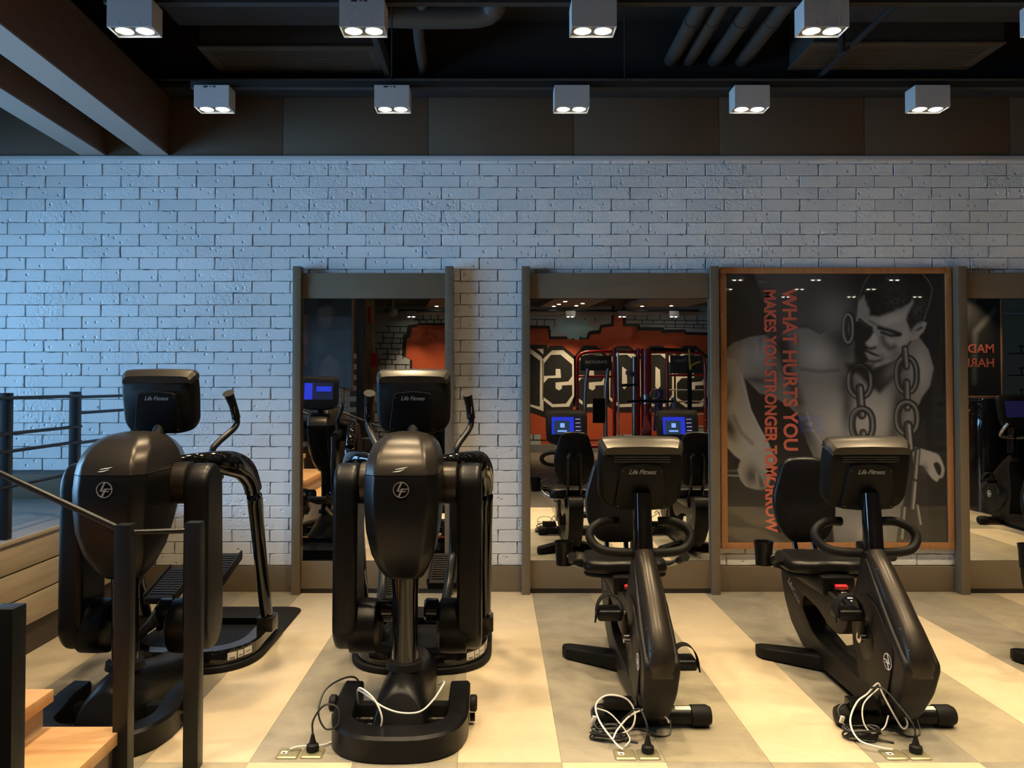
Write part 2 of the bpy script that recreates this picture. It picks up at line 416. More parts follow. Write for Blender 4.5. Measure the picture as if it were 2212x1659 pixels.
# ---------------- back wall with painted bricks
wall_back = struct('wall_back', MB().box(XL - 0.2, XR + 0.2, YB + 0.012, YB + 0.3, 0, ZC), 'mortar', smooth=False)
BL, BH, BT = 0.276, 0.0862, 0.03
def brick_mesh(i, w=BL, h=BH):
    r = random.Random(100 + i)
    gx, gz = 0.0008, 0.0004
    hw, hh = w / 2 - gx, h / 2 - gz
    pts = []
    def jit(s): return r.uniform(-1, 0) * s * (2.6 if r.random() < 0.15 else 1.0)
    nx = 7
    for k in range(nx): pts.append((-hw + 2 * hw * k / nx + (0.004 * r.random() if k == 0 else r.uniform(-.01, .01)), -hh - jit(0.0020)))
    for k in range(2): pts.append((hw + jit(0.0032), -hh + 2 * hh * (k + (0.07 if k == 0 else r.uniform(-.2, .2))) / 2))
    for k in range(nx): pts.append((hw - 2 * hw * k / nx - (0.004 * r.random() if k == 0 else r.uniform(-.01, .01)), hh + jit(0.0020)))
    for k in range(2): pts.append((-hw - jit(0.0032), hh - 2 * hh * (k + (0.07 if k == 0 else r.uniform(-.2, .2))) / 2))
    n = len(pts); m = MB()
    yo = r.uniform(-0.0015, 0.0015)
    tx, tz = r.uniform(-0.004, 0.004), r.uniform(-0.008, 0.008)
    back = [(x, BT, z) for x, z in pts]
    mid = [(x, 0.0045 + yo, z) for x, z in pts]
    fr = [(x * (1 - 0.0032 / hw), yo + tx * x + tz * z, z * (1 - 0.0032 / hh)) for x, z in pts]
    vs = mid + fr + back
    fs = [(k, (k + 1) % n, n + (k + 1) % n, n + k) for k in range(n)] + [(k, 2 * n + k, 2 * n + (k + 1) % n, (k + 1) % n) for k in range(n)] + [tuple(range(n, 2 * n))]
    return m.add(vs, fs)
BRK = [brick_mesh(i) for i in range(14)]
BRK_ME = [b.mesh('brick', 'brick_white', angle=25) for b in BRK]
HALF = brick_mesh(50, BL / 2)
def brick_wall(parent, x0, x1, zlo, zhi, yface, facing=-1, limit=300, key=None, zbase=0.182):
    cells = []
    nrow = int(math.ceil((zhi - zbase) / BH)) + 1
    for rI in range(nrow):
        zc = zbase + BH * (rI + 0.5)
        shift = 0.0 if rI % 2 else BL / 2
        c0 = int(math.floor((x0 - shift) / BL)) - 1; c1 = int(math.ceil((x1 - shift) / BL)) + 1
        for c in range(c0, c1):
            xc = c * BL + shift + 0.02
            lo = zlo(xc) if callable(zlo) else zlo
            if xc - BL / 2 < x0 - 0.01 or xc + BL / 2 > x1 + 0.01 or zc - BH / 2 < lo - 0.02 or zc - BH / 2 > zhi - 0.02: continue
            cells.append((xc, zc, max(zc - BH / 2, lo), min(zc + BH / 2, zhi)))
    if key: cells.sort(key=key)
    rest = MB(); r = random.Random(5)
    for i, (xc, zc, lo, hi) in enumerate(cells):
        k = r.randrange(len(BRK)); fx = -1 if r.random() < 0.5 else 1
        sz = (hi - lo) / BH; zc2 = (hi + lo) / 2
        if i < limit:
            o = bpy.data.objects.new('brick', BRK_ME[k]); COL.objects.link(o); o.parent = parent
            o.location = (xc, yface, zc2); o.scale = (1, 1, sz); o.rotation_euler = (0, 0, 0 if facing < 0 else PI)
        else:
            b = BRK[k]; s = -facing
            rest.add([(xc + x * (1 if s > 0 else -1), yface + y * s, zc2 + z * sz) for x, y, z in b.v], b.f)
    if rest.v:
        o = rest.build('brick_field', 'brick_white', parent, angle=25); o['kind'] = 'stuff'
def vis_key(c):     # bricks in plain view above the machines come first
    x, z = c[0], c[1]
    hid = 0 if z > 2.35 else (1 if x < -1.5 and z > 1.6 else 2)
    if x < -3.55 or x > 3.8: hid = 3
    return (hid, -z)
brick_wall(wall_back, XL, 5.6, lambda x: 0.85 if x < -2.6 else 0.185, 3.135, YB, key=vis_key)

struct('baseboard_back', MB().box(-2.58, 5.6, YB - 0.018, YB + 0.02, 0, 0.183).box(XL, -2.59, YB - 0.018, YB + 0.02, 0.66, 0.848), 'taupe', bevel=0.003)
struct('trim_1', MB().box(XL, 5.6, YB - 0.026, YB + 0.02, 3.135, 3.165), 'cap_white', bevel=0.003)
fas = struct('trim_2', MB().box(XL, XR, YB + 0.004, YB + 0.02, 3.165, 3.60), 'kick_dark', smooth=False)
for k in range(-4, 11):
    MB().box(-0.49 + 1.063 * k + 0.0015, -0.49 + 1.063 * (k + 1) - 0.0015, YB - 0.014, YB + 0.004, 3.166, 3.598).build('fascia_panel', 'fascia', fas, bevel=0.002)
struct('trim_3', MB().box(XL, XR, YB - 0.20, YB + 0.01, 3.60, 3.635), 'ceiling_black', smooth=False)
struct('trim_4', MB().box(XL, XR, YB - 0.03, YB + 0.01, 3.635, ZC), 'ceiling_black', smooth=False)
struct('trim_5', MB().cyl((XL, YB - 0.21, 3.655), (XR, YB - 0.21, 3.655), 0.010, n=8), 'duct_dark')

# ---------------- timber beams over the platform
def beam(name, xa, xb, zlo, zhi, label):
    t = thing(name, (xb, YB, zlo), label, 'beam', 'ceiling beams over the platform', off=(0, 0, 0)); t.location = (0, 0, 0)
    sl = -0.04
    ya, yb2 = YB - 0.016, -1.2
    def sh(x, y): return x - sl * (YB - y)
    vs = []
    for y in (ya, yb2):
        for x, z in ((xa, zlo + 0.012), (xb, zlo + 0.012), (xb, zhi), (xa, zhi)): vs.append((sh(x, y), y, z))
    fs = [(0, 1, 2, 3), (7, 6, 5, 4), (0, 4, 5, 1), (1, 5, 6, 2), (2, 6, 7, 3), (3, 7, 4, 0)]
    MB().add(vs, fs).build('beam_core', 'beam_side', t, bevel=0.002)
    vs = []
    for y in (ya, yb2):
        for x, z in ((xa, zlo), (xb, zlo), (xb, zlo + 0.011), (xa, zlo + 0.011)): vs.append((sh(x, y), y, z))
    MB().add(vs, fs).build('underside_board', 'beam_under', t, smooth=False)
    reset(); return t
beam('ceiling_beam', -2.578, -2.386, 3.170, 3.60, 'brown timber beam with pale underside, the nearer to the black ceiling')
beam('ceiling_beam', -3.03, -2.85, 3.170, 3.60, 'brown timber beam with pale underside, the one at the left picture edge')
struct('ceiling_lining', MB().box(XL, -2.5, -1.2, YB - 0.02, 3.602, 3.66), 'fascia', smooth=False)

# ---------------- raised platform on the left
plat = struct('floor_platform', MB().box(XL, -2.60, -1.3, YB, 0, 0.643), 'base_dark', smooth=False)
MB().box(XL, -2.575, -1.3, YB - 0.018, 0.643, 0.668).build('platform_deck', 'platform_floor', plat, bevel=0.003)
for (za, zb) in ((0.172, 0.326), (0.334, 0.482), (0.490, 0.642)):
    MB().box(-2.598, -2.580, 3.19, YB - 0.02, za, zb).build('side_plank', 'plank_beige', plat, bevel=0.003)
MB().box(-2.598, -2.572, 3.19, YB - 0.02, 0.644, 0.6675).build('edge_nosing', 'plank_beige', plat, bevel=0.003)

# ---------------- stairs
ST_Z = (0.170, 0.315, 0.490); ST_X = (-1.442, -1.716, -1.992, -2.29)
stair = thing('stair_flight', (-2.0, 2.6, 0), 'short flight of orange wooden treads with pale risers climbing left', 'stairs', off=(-2.0, 2.6, 0))
for k in range(3):
    zt = ST_Z[k]; zb = 0 if k == 0 else ST_Z[k - 1]
    MB().box(ST_X[k + 1] - 0.05, ST_X[k], 2.00, 3.175, zt - 0.048, zt).build('tread', 'tread_wood', stair, bevel=0.003)
    MB().box(ST_X[k] - 0.055, ST_X[k] - 0.035, 2.02, 3.15, zb, zt - 0.048).build('riser', 'riser_beige', stair, smooth=False)
MB().box(ST_X[3] - 0.01, ST_X[3] + 0.012, 2.02, 3.15, ST_Z[2], 0.668).build('riser', 'riser_beige', stair, smooth=False)
MB().box(-2.60, ST_X[3] + 0.03, 2.00, 3.175, 0.62, 0.669).build('tread', 'tread_wood', stair, bevel=0.003)
side = [(-1.48, 0), (-1.48, ST_Z[0] - 0.05), (-1.755, ST_Z[0] - 0.05), (-1.755, ST_Z[1] - 0.05), (-2.03, ST_Z[1] - 0.05), (-2.03, ST_Z[2] - 0.05), (-2.28, ST_Z[2] - 0.05), (-2.28, 0.62), (-2.598, 0.62), (-2.598, 0)]
MB().prism(side, 'y', 3.150, 3.170).build('stringer', 'riser_beige', stair, smooth=False)
MB().prism(side, 'y', 2.00, 2.02).build('stringer', 'riser_beige', stair, smooth=False)

# ---------------- railings (each a thing with posts and rails)
def post(mb, x, y, ztop, w=0.058, z0=0.0):
    return mb.box(x - w / 2, x + w / 2, y - w / 2, y + w / 2, z0, ztop)
r1 = thing('stair_railing', (-1.43, 3.15, 0), 'black square-post stair railing in front of the left trainer', 'railing', off=(-1.43, 3.15, 0))
post(MB(), -1.433, 3.149, 0.958).build('post', 'rail_black', r1, bevel=0.002)
post(MB(), -1.183, 3.199, 0.958).build('post', 'rail_black', r1, bevel=0.002)
post(MB(), -2.545, 3.149, 1.47, z0=0.669).build('post', 'rail_black', r1, bevel=0.002)
MB().tube([(-1.40, 3.155, 0.925), (-1.212, 3.192, 0.925)], 0.011, 10).build('rail', 'rail_black', r1)
MB().tube([(-1.462, 3.149, 0.943), (-2.52, 3.149, 1.43)], 0.013, 10).build('rail', 'rail_black', r1)
r2 = thing('stair_railing', (-1.19, 1.99, 0), 'black railing with the nearest thick newel post at bottom left corner', 'railing', off=(-1.19, 1.99, 0))
post(MB(), -1.190, 1.990, 0.958).build('post', 'rail_black', r2, bevel=0.002)
post(MB(), -2.545, 1.990, 1.47, z0=0.669).build('post', 'rail_black', r2, bevel=0.002)
MB().tube([(-1.22, 1.99, 0.925), (-2.52, 1.99, 1.43)], 0.013, 10).build('rail', 'rail_black', r2)
r3 = thing('platform_railing', (-2.625, 4.6, 0.668), 'black balustrade with level rails on the raised platform by the brick wall', 'railing', off=(-2.625, 4.6, 0.668))
for yy in (3.60, 4.36, 5.08): post(MB(), -2.632, yy, 1.452, z0=0.668, w=0.052).build('post', 'rail_black', r3, bevel=0.002)
for zz in (1.425, 1.235, 1.14, 0.95):
    MB().tube([(-2.60, 3.4, zz), (-2.60, 5.09, zz)], 0.010, 8).build('rail', 'rail_black', r3)
for zz in (1.418, 1.318, 1.13):
    MB().tube([(-2.612, 5.08, zz), (-2.612, YB - 0.002, zz)], 0.010, 8).build('rail', 'rail_black', r3)
reset()

# ---------------- wall mirrors
def wall_mirror(xl, xr, label, pw=0.058):
    t = thing('wall_mirror', ((xl + xr) / 2, 5.86, 0), label, 'mirror', 'taupe framed wall mirrors')
    yb = YB - 0.019
    for x in (xl, xr - pw):
        MB().box(x, x + pw, 5.79, yb, 0, 2.345).build('post', 'taupe', t, bevel=0.002)
    xi, xo = xl + pw, xr - pw
    MB().box(xi, xo, 5.828, yb, 2.118, 2.300).build('header', 'taupe', t, bevel=0.002)
    MB().box(xi, xo, 5.845, yb, 0.228, 2.118).build('backing_board', 'wall_dark', t, smooth=False)
    MB().box(xi + 0.004, xo - 0.004, 5.839, 5.844, 0.234, 2.114).build('mirror_pane', 'mirror_glass', t, smooth=False)
    MB().box(xi, xo, 5.828, yb, 0.036, 0.230).build('kick_panel', 'taupe', t, bevel=0.002)
    MB().box(xi, xo, 5.842, yb, 0, 0.034).build('plinth', 'kick_dark', t, smooth=False)
    reset(); return t
wall_mirror(-1.452, -0.302, 'narrow taupe-framed floor mirror behind the middle-left trainer')
wall_mirror(0.190, 1.602, 'wide taupe-framed floor mirror behind the left recumbent bike')
wall_mirror(3.318, 4.74, 'taupe-framed floor mirror cut off at the right picture edge', 0.062)

# ---------------- posters: painted print on a fine vertex grid, oak frame
GX, GZ = 5.858 / 1750, 5.858 / 1750       # metres per poster unit
class Canvas:
    def __init__(s, x0, x1, y0, y1, step):
        s.xs = np.arange(x0, x1 + step, step); s.ys = np.arange(y0, y1 + step, step)
        s.X, s.Y = np.meshgrid(s.xs, s.ys); s.V = np.zeros_like(s.X)
    def sd(s, poly):
        P = np.array(poly, float); X, Y = s.X, s.Y
        d = np.full(X.shape, 1e9); ins = np.zeros(X.shape, bool)
        for i in range(len(P)):
            a, b = P[i], P[(i + 1) % len(P)]; e = b - a
            t = np.clip(((X - a[0]) * e[0] + (Y - a[1]) * e[1]) / (e @ e + 1e-9), 0, 1)
            d = np.minimum(d, np.hypot(X - a[0] - t * e[0], Y - a[1] - t * e[1]))
            c = ((a[1] > Y) != (b[1] > Y)) & (X < (b[0] - a[0]) * (Y - a[1]) / (b[1] - a[1] + 1e-12) + a[0]); ins ^= c
        return np.where(ins, -d, d)
    def put(s, m, v): s.V = s.V * (1 - m) + v * m
    def poly(s, p, v, soft=1.5, al=1.0, r=0):
        if r: p = round_poly(p, r)
        s.put(np.clip(0.5 - s.sd(p) / (2 * soft), 0, 1) * al, v)
    def stroke(s, pts, w, v, soft=1.5, al=1.0):
        P = np.array(pts, float); d = np.full(s.X.shape, 1e9)
        for a, b in zip(P[:-1], P[1:]):
            e = b - a; t = np.clip(((s.X - a[0]) * e[0] + (s.Y - a[1]) * e[1]) / (e @ e + 1e-9), 0, 1)
            d = np.minimum(d, np.hypot(s.X - a[0] - t * e[0], s.Y - a[1] - t * e[1]))
        s.put(np.clip(0.5 - (d - w / 2) / (2 * soft), 0, 1) * al, v)
    def blob(s, cx, cy, rx, ry, v, al=1.0, rot=0.0, mask=None):
        c, sn = math.cos(rot), math.sin(rot); u = (s.X - cx) * c + (s.Y - cy) * sn; w = -(s.X - cx) * sn + (s.Y - cy) * c
        m = np.exp(-((u / rx) ** 2 + (w / ry) ** 2)) * al
        s.put(m if mask is None else m * mask, v)
    def ring(s, cx, cy, rx, ry, w):
        def el(k, dx=0): return [(cx + dx + (rx + k) * math.cos(a), cy + (ry + k) * math.copysign(abs(math.sin(a)) ** 0.8, math.sin(a))) for a in np.linspace(0, 2 * PI, 40)]
        s.stroke(el(0), w + 3, 0.02, 1.2); s.stroke(el(0), w * 0.7, 0.11, 2.0); s.stroke(el(1.5, -1.5), 3.0, 0.40, 1.5, 0.8)
    def capsule(s, x0, y0, x1, y1, w):
        s.stroke([(x0, y0), (x1, y1)], w, 0.03, 1.2); s.stroke([(x0, y0), (x1, y1)], w * 0.6, 0.14, 2.0)
        s.stroke([(x0 + w * .12, y0), (x1 + w * .12, y1)], w * 0.22, 0.45, 1.6, 0.85)
def paint_athlete(step=1.7):
    c = Canvas(1570, 2041, 588, 1173, step); X, Y = c.X, c.Y
    c.V[:] = 0.030
    c.put(np.clip((1850 - X) / 130, 0, 1) * np.clip((800 - Y) / 120, 0, 1), 0.115)
    c.poly([(1560, 580), (1628, 580), (1668, 690), (1650, 740), (1560, 760)], 0.045, 3, 0.9)
    c.blob(1800, 680, 48, 55, 0.26, 0.75)
    c.poly([(1560, 1000), (1760, 980), (1830, 1190), (1560, 1190)], 0.055, 30, 0.8)
    c.poly([(1935, 905), (1998, 905), (2003, 1180), (1900, 1180)], 0.055, 2, 0.8)
    body = [(1560, 760), (1585, 740), (1620, 727), (1655, 722), (1672, 738), (1690, 718), (1720, 706), (1748, 708), (1771, 721), (1800, 712), (1838, 706), (1850, 690), (1985, 725), (2006, 755), (2017, 795), (2008, 835), (1990, 860), (1982, 880), (1972, 930), (1960, 1000), (1950, 1080), (1930, 1180), (1800, 1180), (1790, 1080), (1765, 1010), (1742, 955), (1725, 900), (1700, 875), (1672, 860), (1640, 850), (1608, 815), (1622, 885), (1655, 955), (1672, 1000), (1560, 960)]
    c.poly(body, 0.22, 1.6)
    bm = np.clip(0.5 - c.sd(body) / 3, 0, 1)
    c.blob(1690, 745, 22, 45, 0.04, 0.9, -0.5, bm); c.blob(1815, 745, 35, 42, 0.035, 0.95, 0, bm)
    c.blob(1770, 770, 42, 36, 0.42, 0.85, 0, bm); c.blob(1640, 770, 40, 30, 0.36, 0.8, 0, bm); c.blob(1600, 800, 26, 50, 0.36, 0.8, 0, bm)
    c.blob(1635, 822, 34, 8, 0.06, 0.7, 0.1, bm); c.blob(1675, 790, 8, 45, 0.10, 0.6, 0, bm)
    c.stroke([(1690, 745), (1697, 790), (1712, 830), (1728, 870)], 20, 0.035, 8, 0.8)
    c.stroke([(1730, 797), (1775, 803), (1812, 800)], 5, 0.09, 4, 0.7)
    c.blob(1765, 850, 34, 36, 0.30, 0.6, 0, bm); c.blob(1880, 900, 70, 80, 0.46, 0.9, 0, bm); c.blob(1800, 915, 45, 60, 0.42, 0.8, 0, bm)
    c.stroke([(1742, 892), (1755, 930), (1775, 960)], 4, 0.5, 1.5, 0.5); c.blob(1738, 930, 14, 45, 0.05, 0.8, -0.3, bm)
    c.blob(1990, 800, 28, 55, 0.45, 0.9, 0, bm); c.blob(1940, 880, 14, 60, 0.06, 0.8, 0.1, bm); c.blob(1925, 960, 12, 60, 0.05, 0.7, 0.15, bm)
    c.blob(1830, 880, 12, 50, 0.06, 0.75, 0, bm); c.blob(1832, 830, 20, 30, 0.05, 0.7, 0, bm)
    c.blob(1760, 1030, 50, 26, 0.07, 0.7, 0.5, bm); c.blob(1800, 1090, 40, 50, 0.30, 0.6, 0, bm); c.blob(1860, 1140, 50, 30, 0.38, 0.7, 0, bm)
    # near arm and fist
    arm = [(1558, 770), (1590, 775), (1602, 810), (1612, 850), (1622, 888), (1640, 925), (1662, 965), (1672, 985), (1668, 1010), (1650, 1030), (1604, 1000), (1585, 985), (1558, 955)]
    c.poly(arm, 0.36, 2); c.stroke([(1602, 810), (1612, 850), (1622, 888), (1640, 925), (1660, 962)], 2.5, 0.55, 1.5, 0.6)
    c.blob(1570, 850, 12, 30, 0.12, 0.8, 0.2); c.blob(1575, 925, 12, 28, 0.03, 0.85, -0.4); c.stroke([(1585, 900), (1600, 935), (1625, 960)], 5, 0.13, 4, 0.7)
    fist = [(1602, 990), (1640, 968), (1662, 985), (1668, 1010), (1660, 1050), (1648, 1062), (1632, 1060), (1612, 1055), (1598, 1035), (1593, 1012)]
    c.poly(fist, 0.34, 2, r=10); c.blob(1622, 1030, 16, 24, 0.06, 0.85); c.blob(1645, 1045, 9, 20, 0.05, 0.8)
    c.stroke([(1593, 1015), (1600, 1040), (1612, 1053)], 2, 0.42, 1.2, 0.8); c.stroke([(1632, 1025), (1637, 1052)], 1.8, 0.40, 1.2, 0.7); c.stroke([(1644, 1025), (1650, 1047)], 3, 0.38, 1.2, 0.6)
    c.stroke([(1567, 1019), (1592, 1019)], 2, 0.30, 1.2, 0.8); c.stroke([(1567, 1029), (1594, 1030)], 3.2, 0.36, 1.2, 0.8)
    # far hand
    hand = [(1968, 966), (1985, 970), (2005, 976), (2026, 983), (2033, 1000), (2039, 1016), (2034, 1034), (2025, 1036), (2022, 1044), (2012, 1038), (2000, 1022), (1990, 1005), (1972, 1010)]
    c.poly(hand, 0.38, 1.8, r=8); c.poly([(2013, 1003), (2022, 999), (2030, 1008), (2031, 1022), (2027, 1032), (2020, 1022)], 0.03, 1.5, r=4); c.blob(1995, 1015, 8, 12, 0.10, 0.6)
    # neck and head
    c.poly([(1846, 770), (1885, 797), (1935, 775), (1958, 745), (1950, 800), (1900, 850), (1872, 830), (1848, 800)], 0.05, 5)
    c.blob(1925, 800, 14, 26, 0.26, 0.7, 0.6)
    head = [(1885, 580), (1864, 615), (1857, 650), (1852, 685), (1846, 702), (1844, 740), (1851, 768), (1863, 788), (1884, 794), (1912, 787), (1938, 774), (1955, 752), (1968, 732), (1974, 712), (1998, 690), (2010, 650), (2016, 620), (2006, 600), (1992, 580)]
    c.poly(head, 0.33, 1.2, r=6); c.blob(1925, 690, 34, 12, 0.46, 0.8, -0.3); c.blob(1950, 735, 13, 26, 0.44, 0.7, 0.3); c.blob(1905, 765, 16, 12, 0.40, 0.6); c.blob(1935, 765, 16, 10, 0.20, 0.7, -0.7)
    c.poly([(1844, 695), (1856, 690), (1872, 702), (1885, 708), (1889, 718), (1880, 738), (1871, 744), (1874, 753), (1869, 762), (1876, 775), (1872, 790), (1860, 790), (1846, 768)], 0.035, 3)
    c.poly([(1857, 640), (1872, 640), (1880, 668), (1876, 695), (1858, 682), (1852, 690)], 0.30, 3)
    c.stroke([(1858, 688), (1872, 700), (1884, 707)], 5, 0.03, 2); c.stroke([(1880, 692), (1893, 700), (1905, 706)], 5, 0.12, 3, 0.8)
    c.stroke([(1900, 707), (1920, 712), (1945, 721)], 8, 0.025, 2.5); c.stroke([(1905, 717), (1925, 724), (1942, 723)], 6, 0.03, 2)
    c.stroke([(1907, 728), (1912, 742), (1922, 752), (1932, 748)], 10, 0.09, 5, 0.8); c.blob(1925, 735, 10, 5, 0.42, 0.7, 0.4)
    c.poly([(1889, 716), (1896, 728), (1897, 742), (1889, 748), (1876, 745), (1870, 740), (1880, 730)], 0.44, 2.2); c.stroke([(1872, 750), (1882, 753), (1891, 750)], 5, 0.03, 2.2)
    c.stroke([(1872, 757), (1884, 763), (1898, 769)], 5, 0.03, 1.6); c.stroke([(1878, 772), (1890, 771), (1898, 772)], 4.5, 0.34, 1.6); c.stroke([(1876, 779), (1890, 781), (1902, 778)], 6, 0.05, 2.6, 0.85)
    c.stroke([(1905, 768), (1908, 776), (1905, 784)], 8, 0.14, 5, 0.6); c.stroke([(1870, 786), (1890, 789), (1920, 778)], 5, 0.38, 3, 0.7)
    c.stroke([(1940, 775), (1955, 755), (1967, 738)], 4, 0.03, 2, 0.9)
    hair = [(1885, 580), (1864, 615), (1858, 646), (1868, 636), (1874, 655), (1880, 668), (1879, 680), (1900, 682), (1925, 673), (1950, 663), (1966, 652), (1976, 640), (1974, 655), (1964, 672), (1958, 690), (1963, 700), (1968, 716), (1976, 702), (1998, 690), (2010, 650), (2016, 620), (2006, 600), (1992, 580)]
    c.poly(hair, 0.022, 3.4)
    hm = np.clip(0.5 - c.sd(hair) / 4, 0, 1)
    c.blob(1985, 665, 14, 28, 0.10, 0.7, 0.2, hm); c.blob(1930, 625, 26, 26, 0.065, 0.8, 0, hm); c.blob(1945, 650, 20, 12, 0.085, 0.7, -0.4, hm)
    n = RNG.normal(0, 1, c.V.shape); n = (n + np.roll(n, 1, 0) + np.roll(n, 1, 1) + np.roll(n, 2, 0)) / 2; c.V = np.clip(c.V * (1 + hm * 0.45 * n), 0.012, 1)
    c.stroke([(1992, 586), (2008, 604), (2016, 622), (2011, 650), (1998, 688)], 1.4, 0.24, 1.0, 0.7); c.stroke([(1884, 588), (1864, 618), (1856, 650)], 1.2, 0.2, 1.0, 0.6)
    c.poly([(1968, 731), (1975, 712), (1996, 692), (2004, 696), (1997, 714), (1982, 730), (1970, 735)], 0.36, 1.5, r=4); c.stroke([(1982, 712), (1992, 706)], 4, 0.05, 1.5); c.stroke([(1975, 722), (1978, 714), (1995, 698)], 1.6, 0.2, 1, 0.7)
    # chains
    c.ring(1834, 708, 9, 30, 10)
    c.ring(1858, 824, 23, 34, 11); c.poly([(1826, 785), (1888, 785), (1882, 806), (1834, 806)], 0.03, 6, 0.85)
    c.ring(1959, 810, 21, 38, 11); c.capsule(1955, 752, 1958, 792, 15)
    c.capsule(1857, 838, 1861, 898, 19); c.ring(1862, 918, 22, 34, 12); c.capsule(1863, 936, 1863, 960, 16)
    c.capsule(1958, 826, 1959, 882, 16); c.ring(1959, 904, 22, 34, 12); c.capsule(1960, 920, 1964, 970, 21)
    c.capsule(1980, 975, 1974, 1040, 13); c.capsule(1973, 1045, 1968, 1100, 16); c.capsule(1950, 1100, 1944, 1165, 13); c.capsule(1978, 1095, 1984, 1135, 12)
    c.V = np.clip(c.V, 0, 1) ** 1.35 * 1.35
    return c
def paint_seated(step=3.0):      # the second print, seen only in the left mirror
    c = Canvas(0, 470, 0, 585, step)
    c.V[:] = 0.05
    c.poly([(60, 600), (90, 430), (150, 380), (200, 420), (230, 600)], 0.20, 14); c.poly([(250, 600), (260, 420), (330, 420), (350, 600)], 0.02, 6)
    c.poly([(120, 120), (160, 60), (220, 80), (225, 170), (190, 230), (150, 220)], 0.16, 16, r=20); c.blob(200, 320, 60, 70, 0.16, 0.8); c.blob(330, 300, 22, 30, 0.14, 0.7); c.poly([(110, 90), (150, 30), (230, 50), (235, 110), (160, 90)], 0.015, 10)
    c.stroke([(240, 560), (330, 520), (420, 600)], 30, 0.16, 12, 0.7)
    return c
def poster(name, canvas, xmin, zmin, w, h, y, facing, label, fr=0.045, tint=(1.0, 0.965, 0.93), frame_mat='oak_frame'):
    """facing -1: seen from -y (front), +1: seen from +y. xmin/zmin: lower left corner of the outer frame."""
    t = thing(name, (xmin + w / 2, y, zmin), label, 'poster')
    s = facing
    def P(u, v, d): return (u, y + s * d, v)
    def bx(u0, u1, v0, v1, d0, d1):
        a, b = sorted((y + s * d0, y + s * d1)); return MB().box(u0, u1, a, b, v0, v1)
    bx(xmin, xmin + w, zmin + h - fr, zmin + h, 0, 0.034).build('frame_rail', frame_mat, t, bevel=0.003)
    bx(xmin, xmin + w, zmin, zmin + fr, 0, 0.034).build('frame_rail', frame_mat, t, bevel=0.003)
    bx(xmin, xmin + fr, zmin + fr, zmin + h - fr, 0, 0.034).build('frame_stile', frame_mat, t, bevel=0.003)
    bx(xmin + w - fr, xmin + w, zmin + fr, zmin + h - fr, 0, 0.034).build('frame_stile', frame_mat, t, bevel=0.003)
    ny, nx = canvas.V.shape
    iw, ih = w - 2 * fr, h - 2 * fr
    us = np.linspace(0, 1, nx); vs = np.linspace(1, 0, ny)
    uu = us if s < 0 else 1 - us
    U, Vv = np.meshgrid(xmin + fr + iw * uu, zmin + fr + ih * vs)
    co = np.stack([U - OFF.x, np.full(U.shape, y + s * 0.020) - OFF.y, Vv - OFF.z], -1).reshape(-1, 3)
    idx = np.arange(nx * ny).reshape(ny, nx)
    q = np.stack([idx[:-1, :-1], idx[1:, :-1], idx[1:, 1:], idx[:-1, 1:]], -1).reshape(-1, 4)
    me = bpy.data.meshes.new('print_sheet')
    me.vertices.add(nx * ny); me.vertices.foreach_set('co', co.ravel())
    me.loops.add(q.size); me.loops.foreach_set('vertex_index', q.ravel())
    me.polygons.add(len(q)); me.polygons.foreach_set('loop_start', np.arange(0, q.size, 4)); me.polygons.foreach_set('loop_total', np.full(len(q), 4))
    me.update(calc_edges=True)
    at = me.color_attributes.new('print', 'FLOAT_COLOR', 'POINT')
    V = np.clip(canvas.V, 0, 1).ravel(); cols = np.stack([V * tint[0], V * tint[1], V * tint[2], np.ones_like(V)], -1)
    at.data.foreach_set('color', cols.ravel().astype(np.float32))
    me.materials.append(MATS['poster_print'])
    sheet = bpy.data.objects.new('print_sheet', me); COL.objects.link(sheet); sheet.parent = t
    bx(xmin + 0.01, xmin + w - 0.01, zmin + 0.01, zmin + h - 0.01, 0, 0.016).build('backing_board', 'wall_dark', t, smooth=False)
    return t, sheet, (xmin + fr, zmin + fr + ih, iw, ih)
PX0, PZ0, PWD, PHT = 1.632, 0.312, 1.680, 2.035
pt, sheet, (ix, iz, iw, ih) = poster('framed_poster', paint_athlete(), PX0, PZ0, PWD, PHT, YB - 0.004, -1, 'large oak-framed poster of a muscular man draped in heavy chains')
def ppos(px, py): return (ix + (px - 1570) / 471 * iw, YB - 0.0255, iz - (py - 588) / 585 * ih)
def poster_line(body, px, py0, py1, size, parent):
    a, b = ppos(px, py0), ppos(px, py1)
    o = text_obj('lettering', body, size, frame(((a[0] + b[0]) / 2, a[1], (a[2] + b[2]) / 2), (0, 0, -1), (1, 0, 0)), 'print_orange', parent, bold=0.004)
    cur = max(v.co.z for v in o.data.vertices) - min(v.co.z for v in o.data.vertices)
    zc = (max(v.co.z for v in o.data.vertices) + min(v.co.z for v in o.data.vertices)) / 2
    k = (a[2] - b[2]) / cur
    for v in o.data.vertices: v.co.z = zc + (v.co.z - zc) * k
poster_line('WHAT HURTS YOU', 1705, 621, 976, 0.142, sheet)
poster_line('MAKES YOU STRONGER TOMORROW', 1663, 622, 1150, 0.118, sheet)
reset()

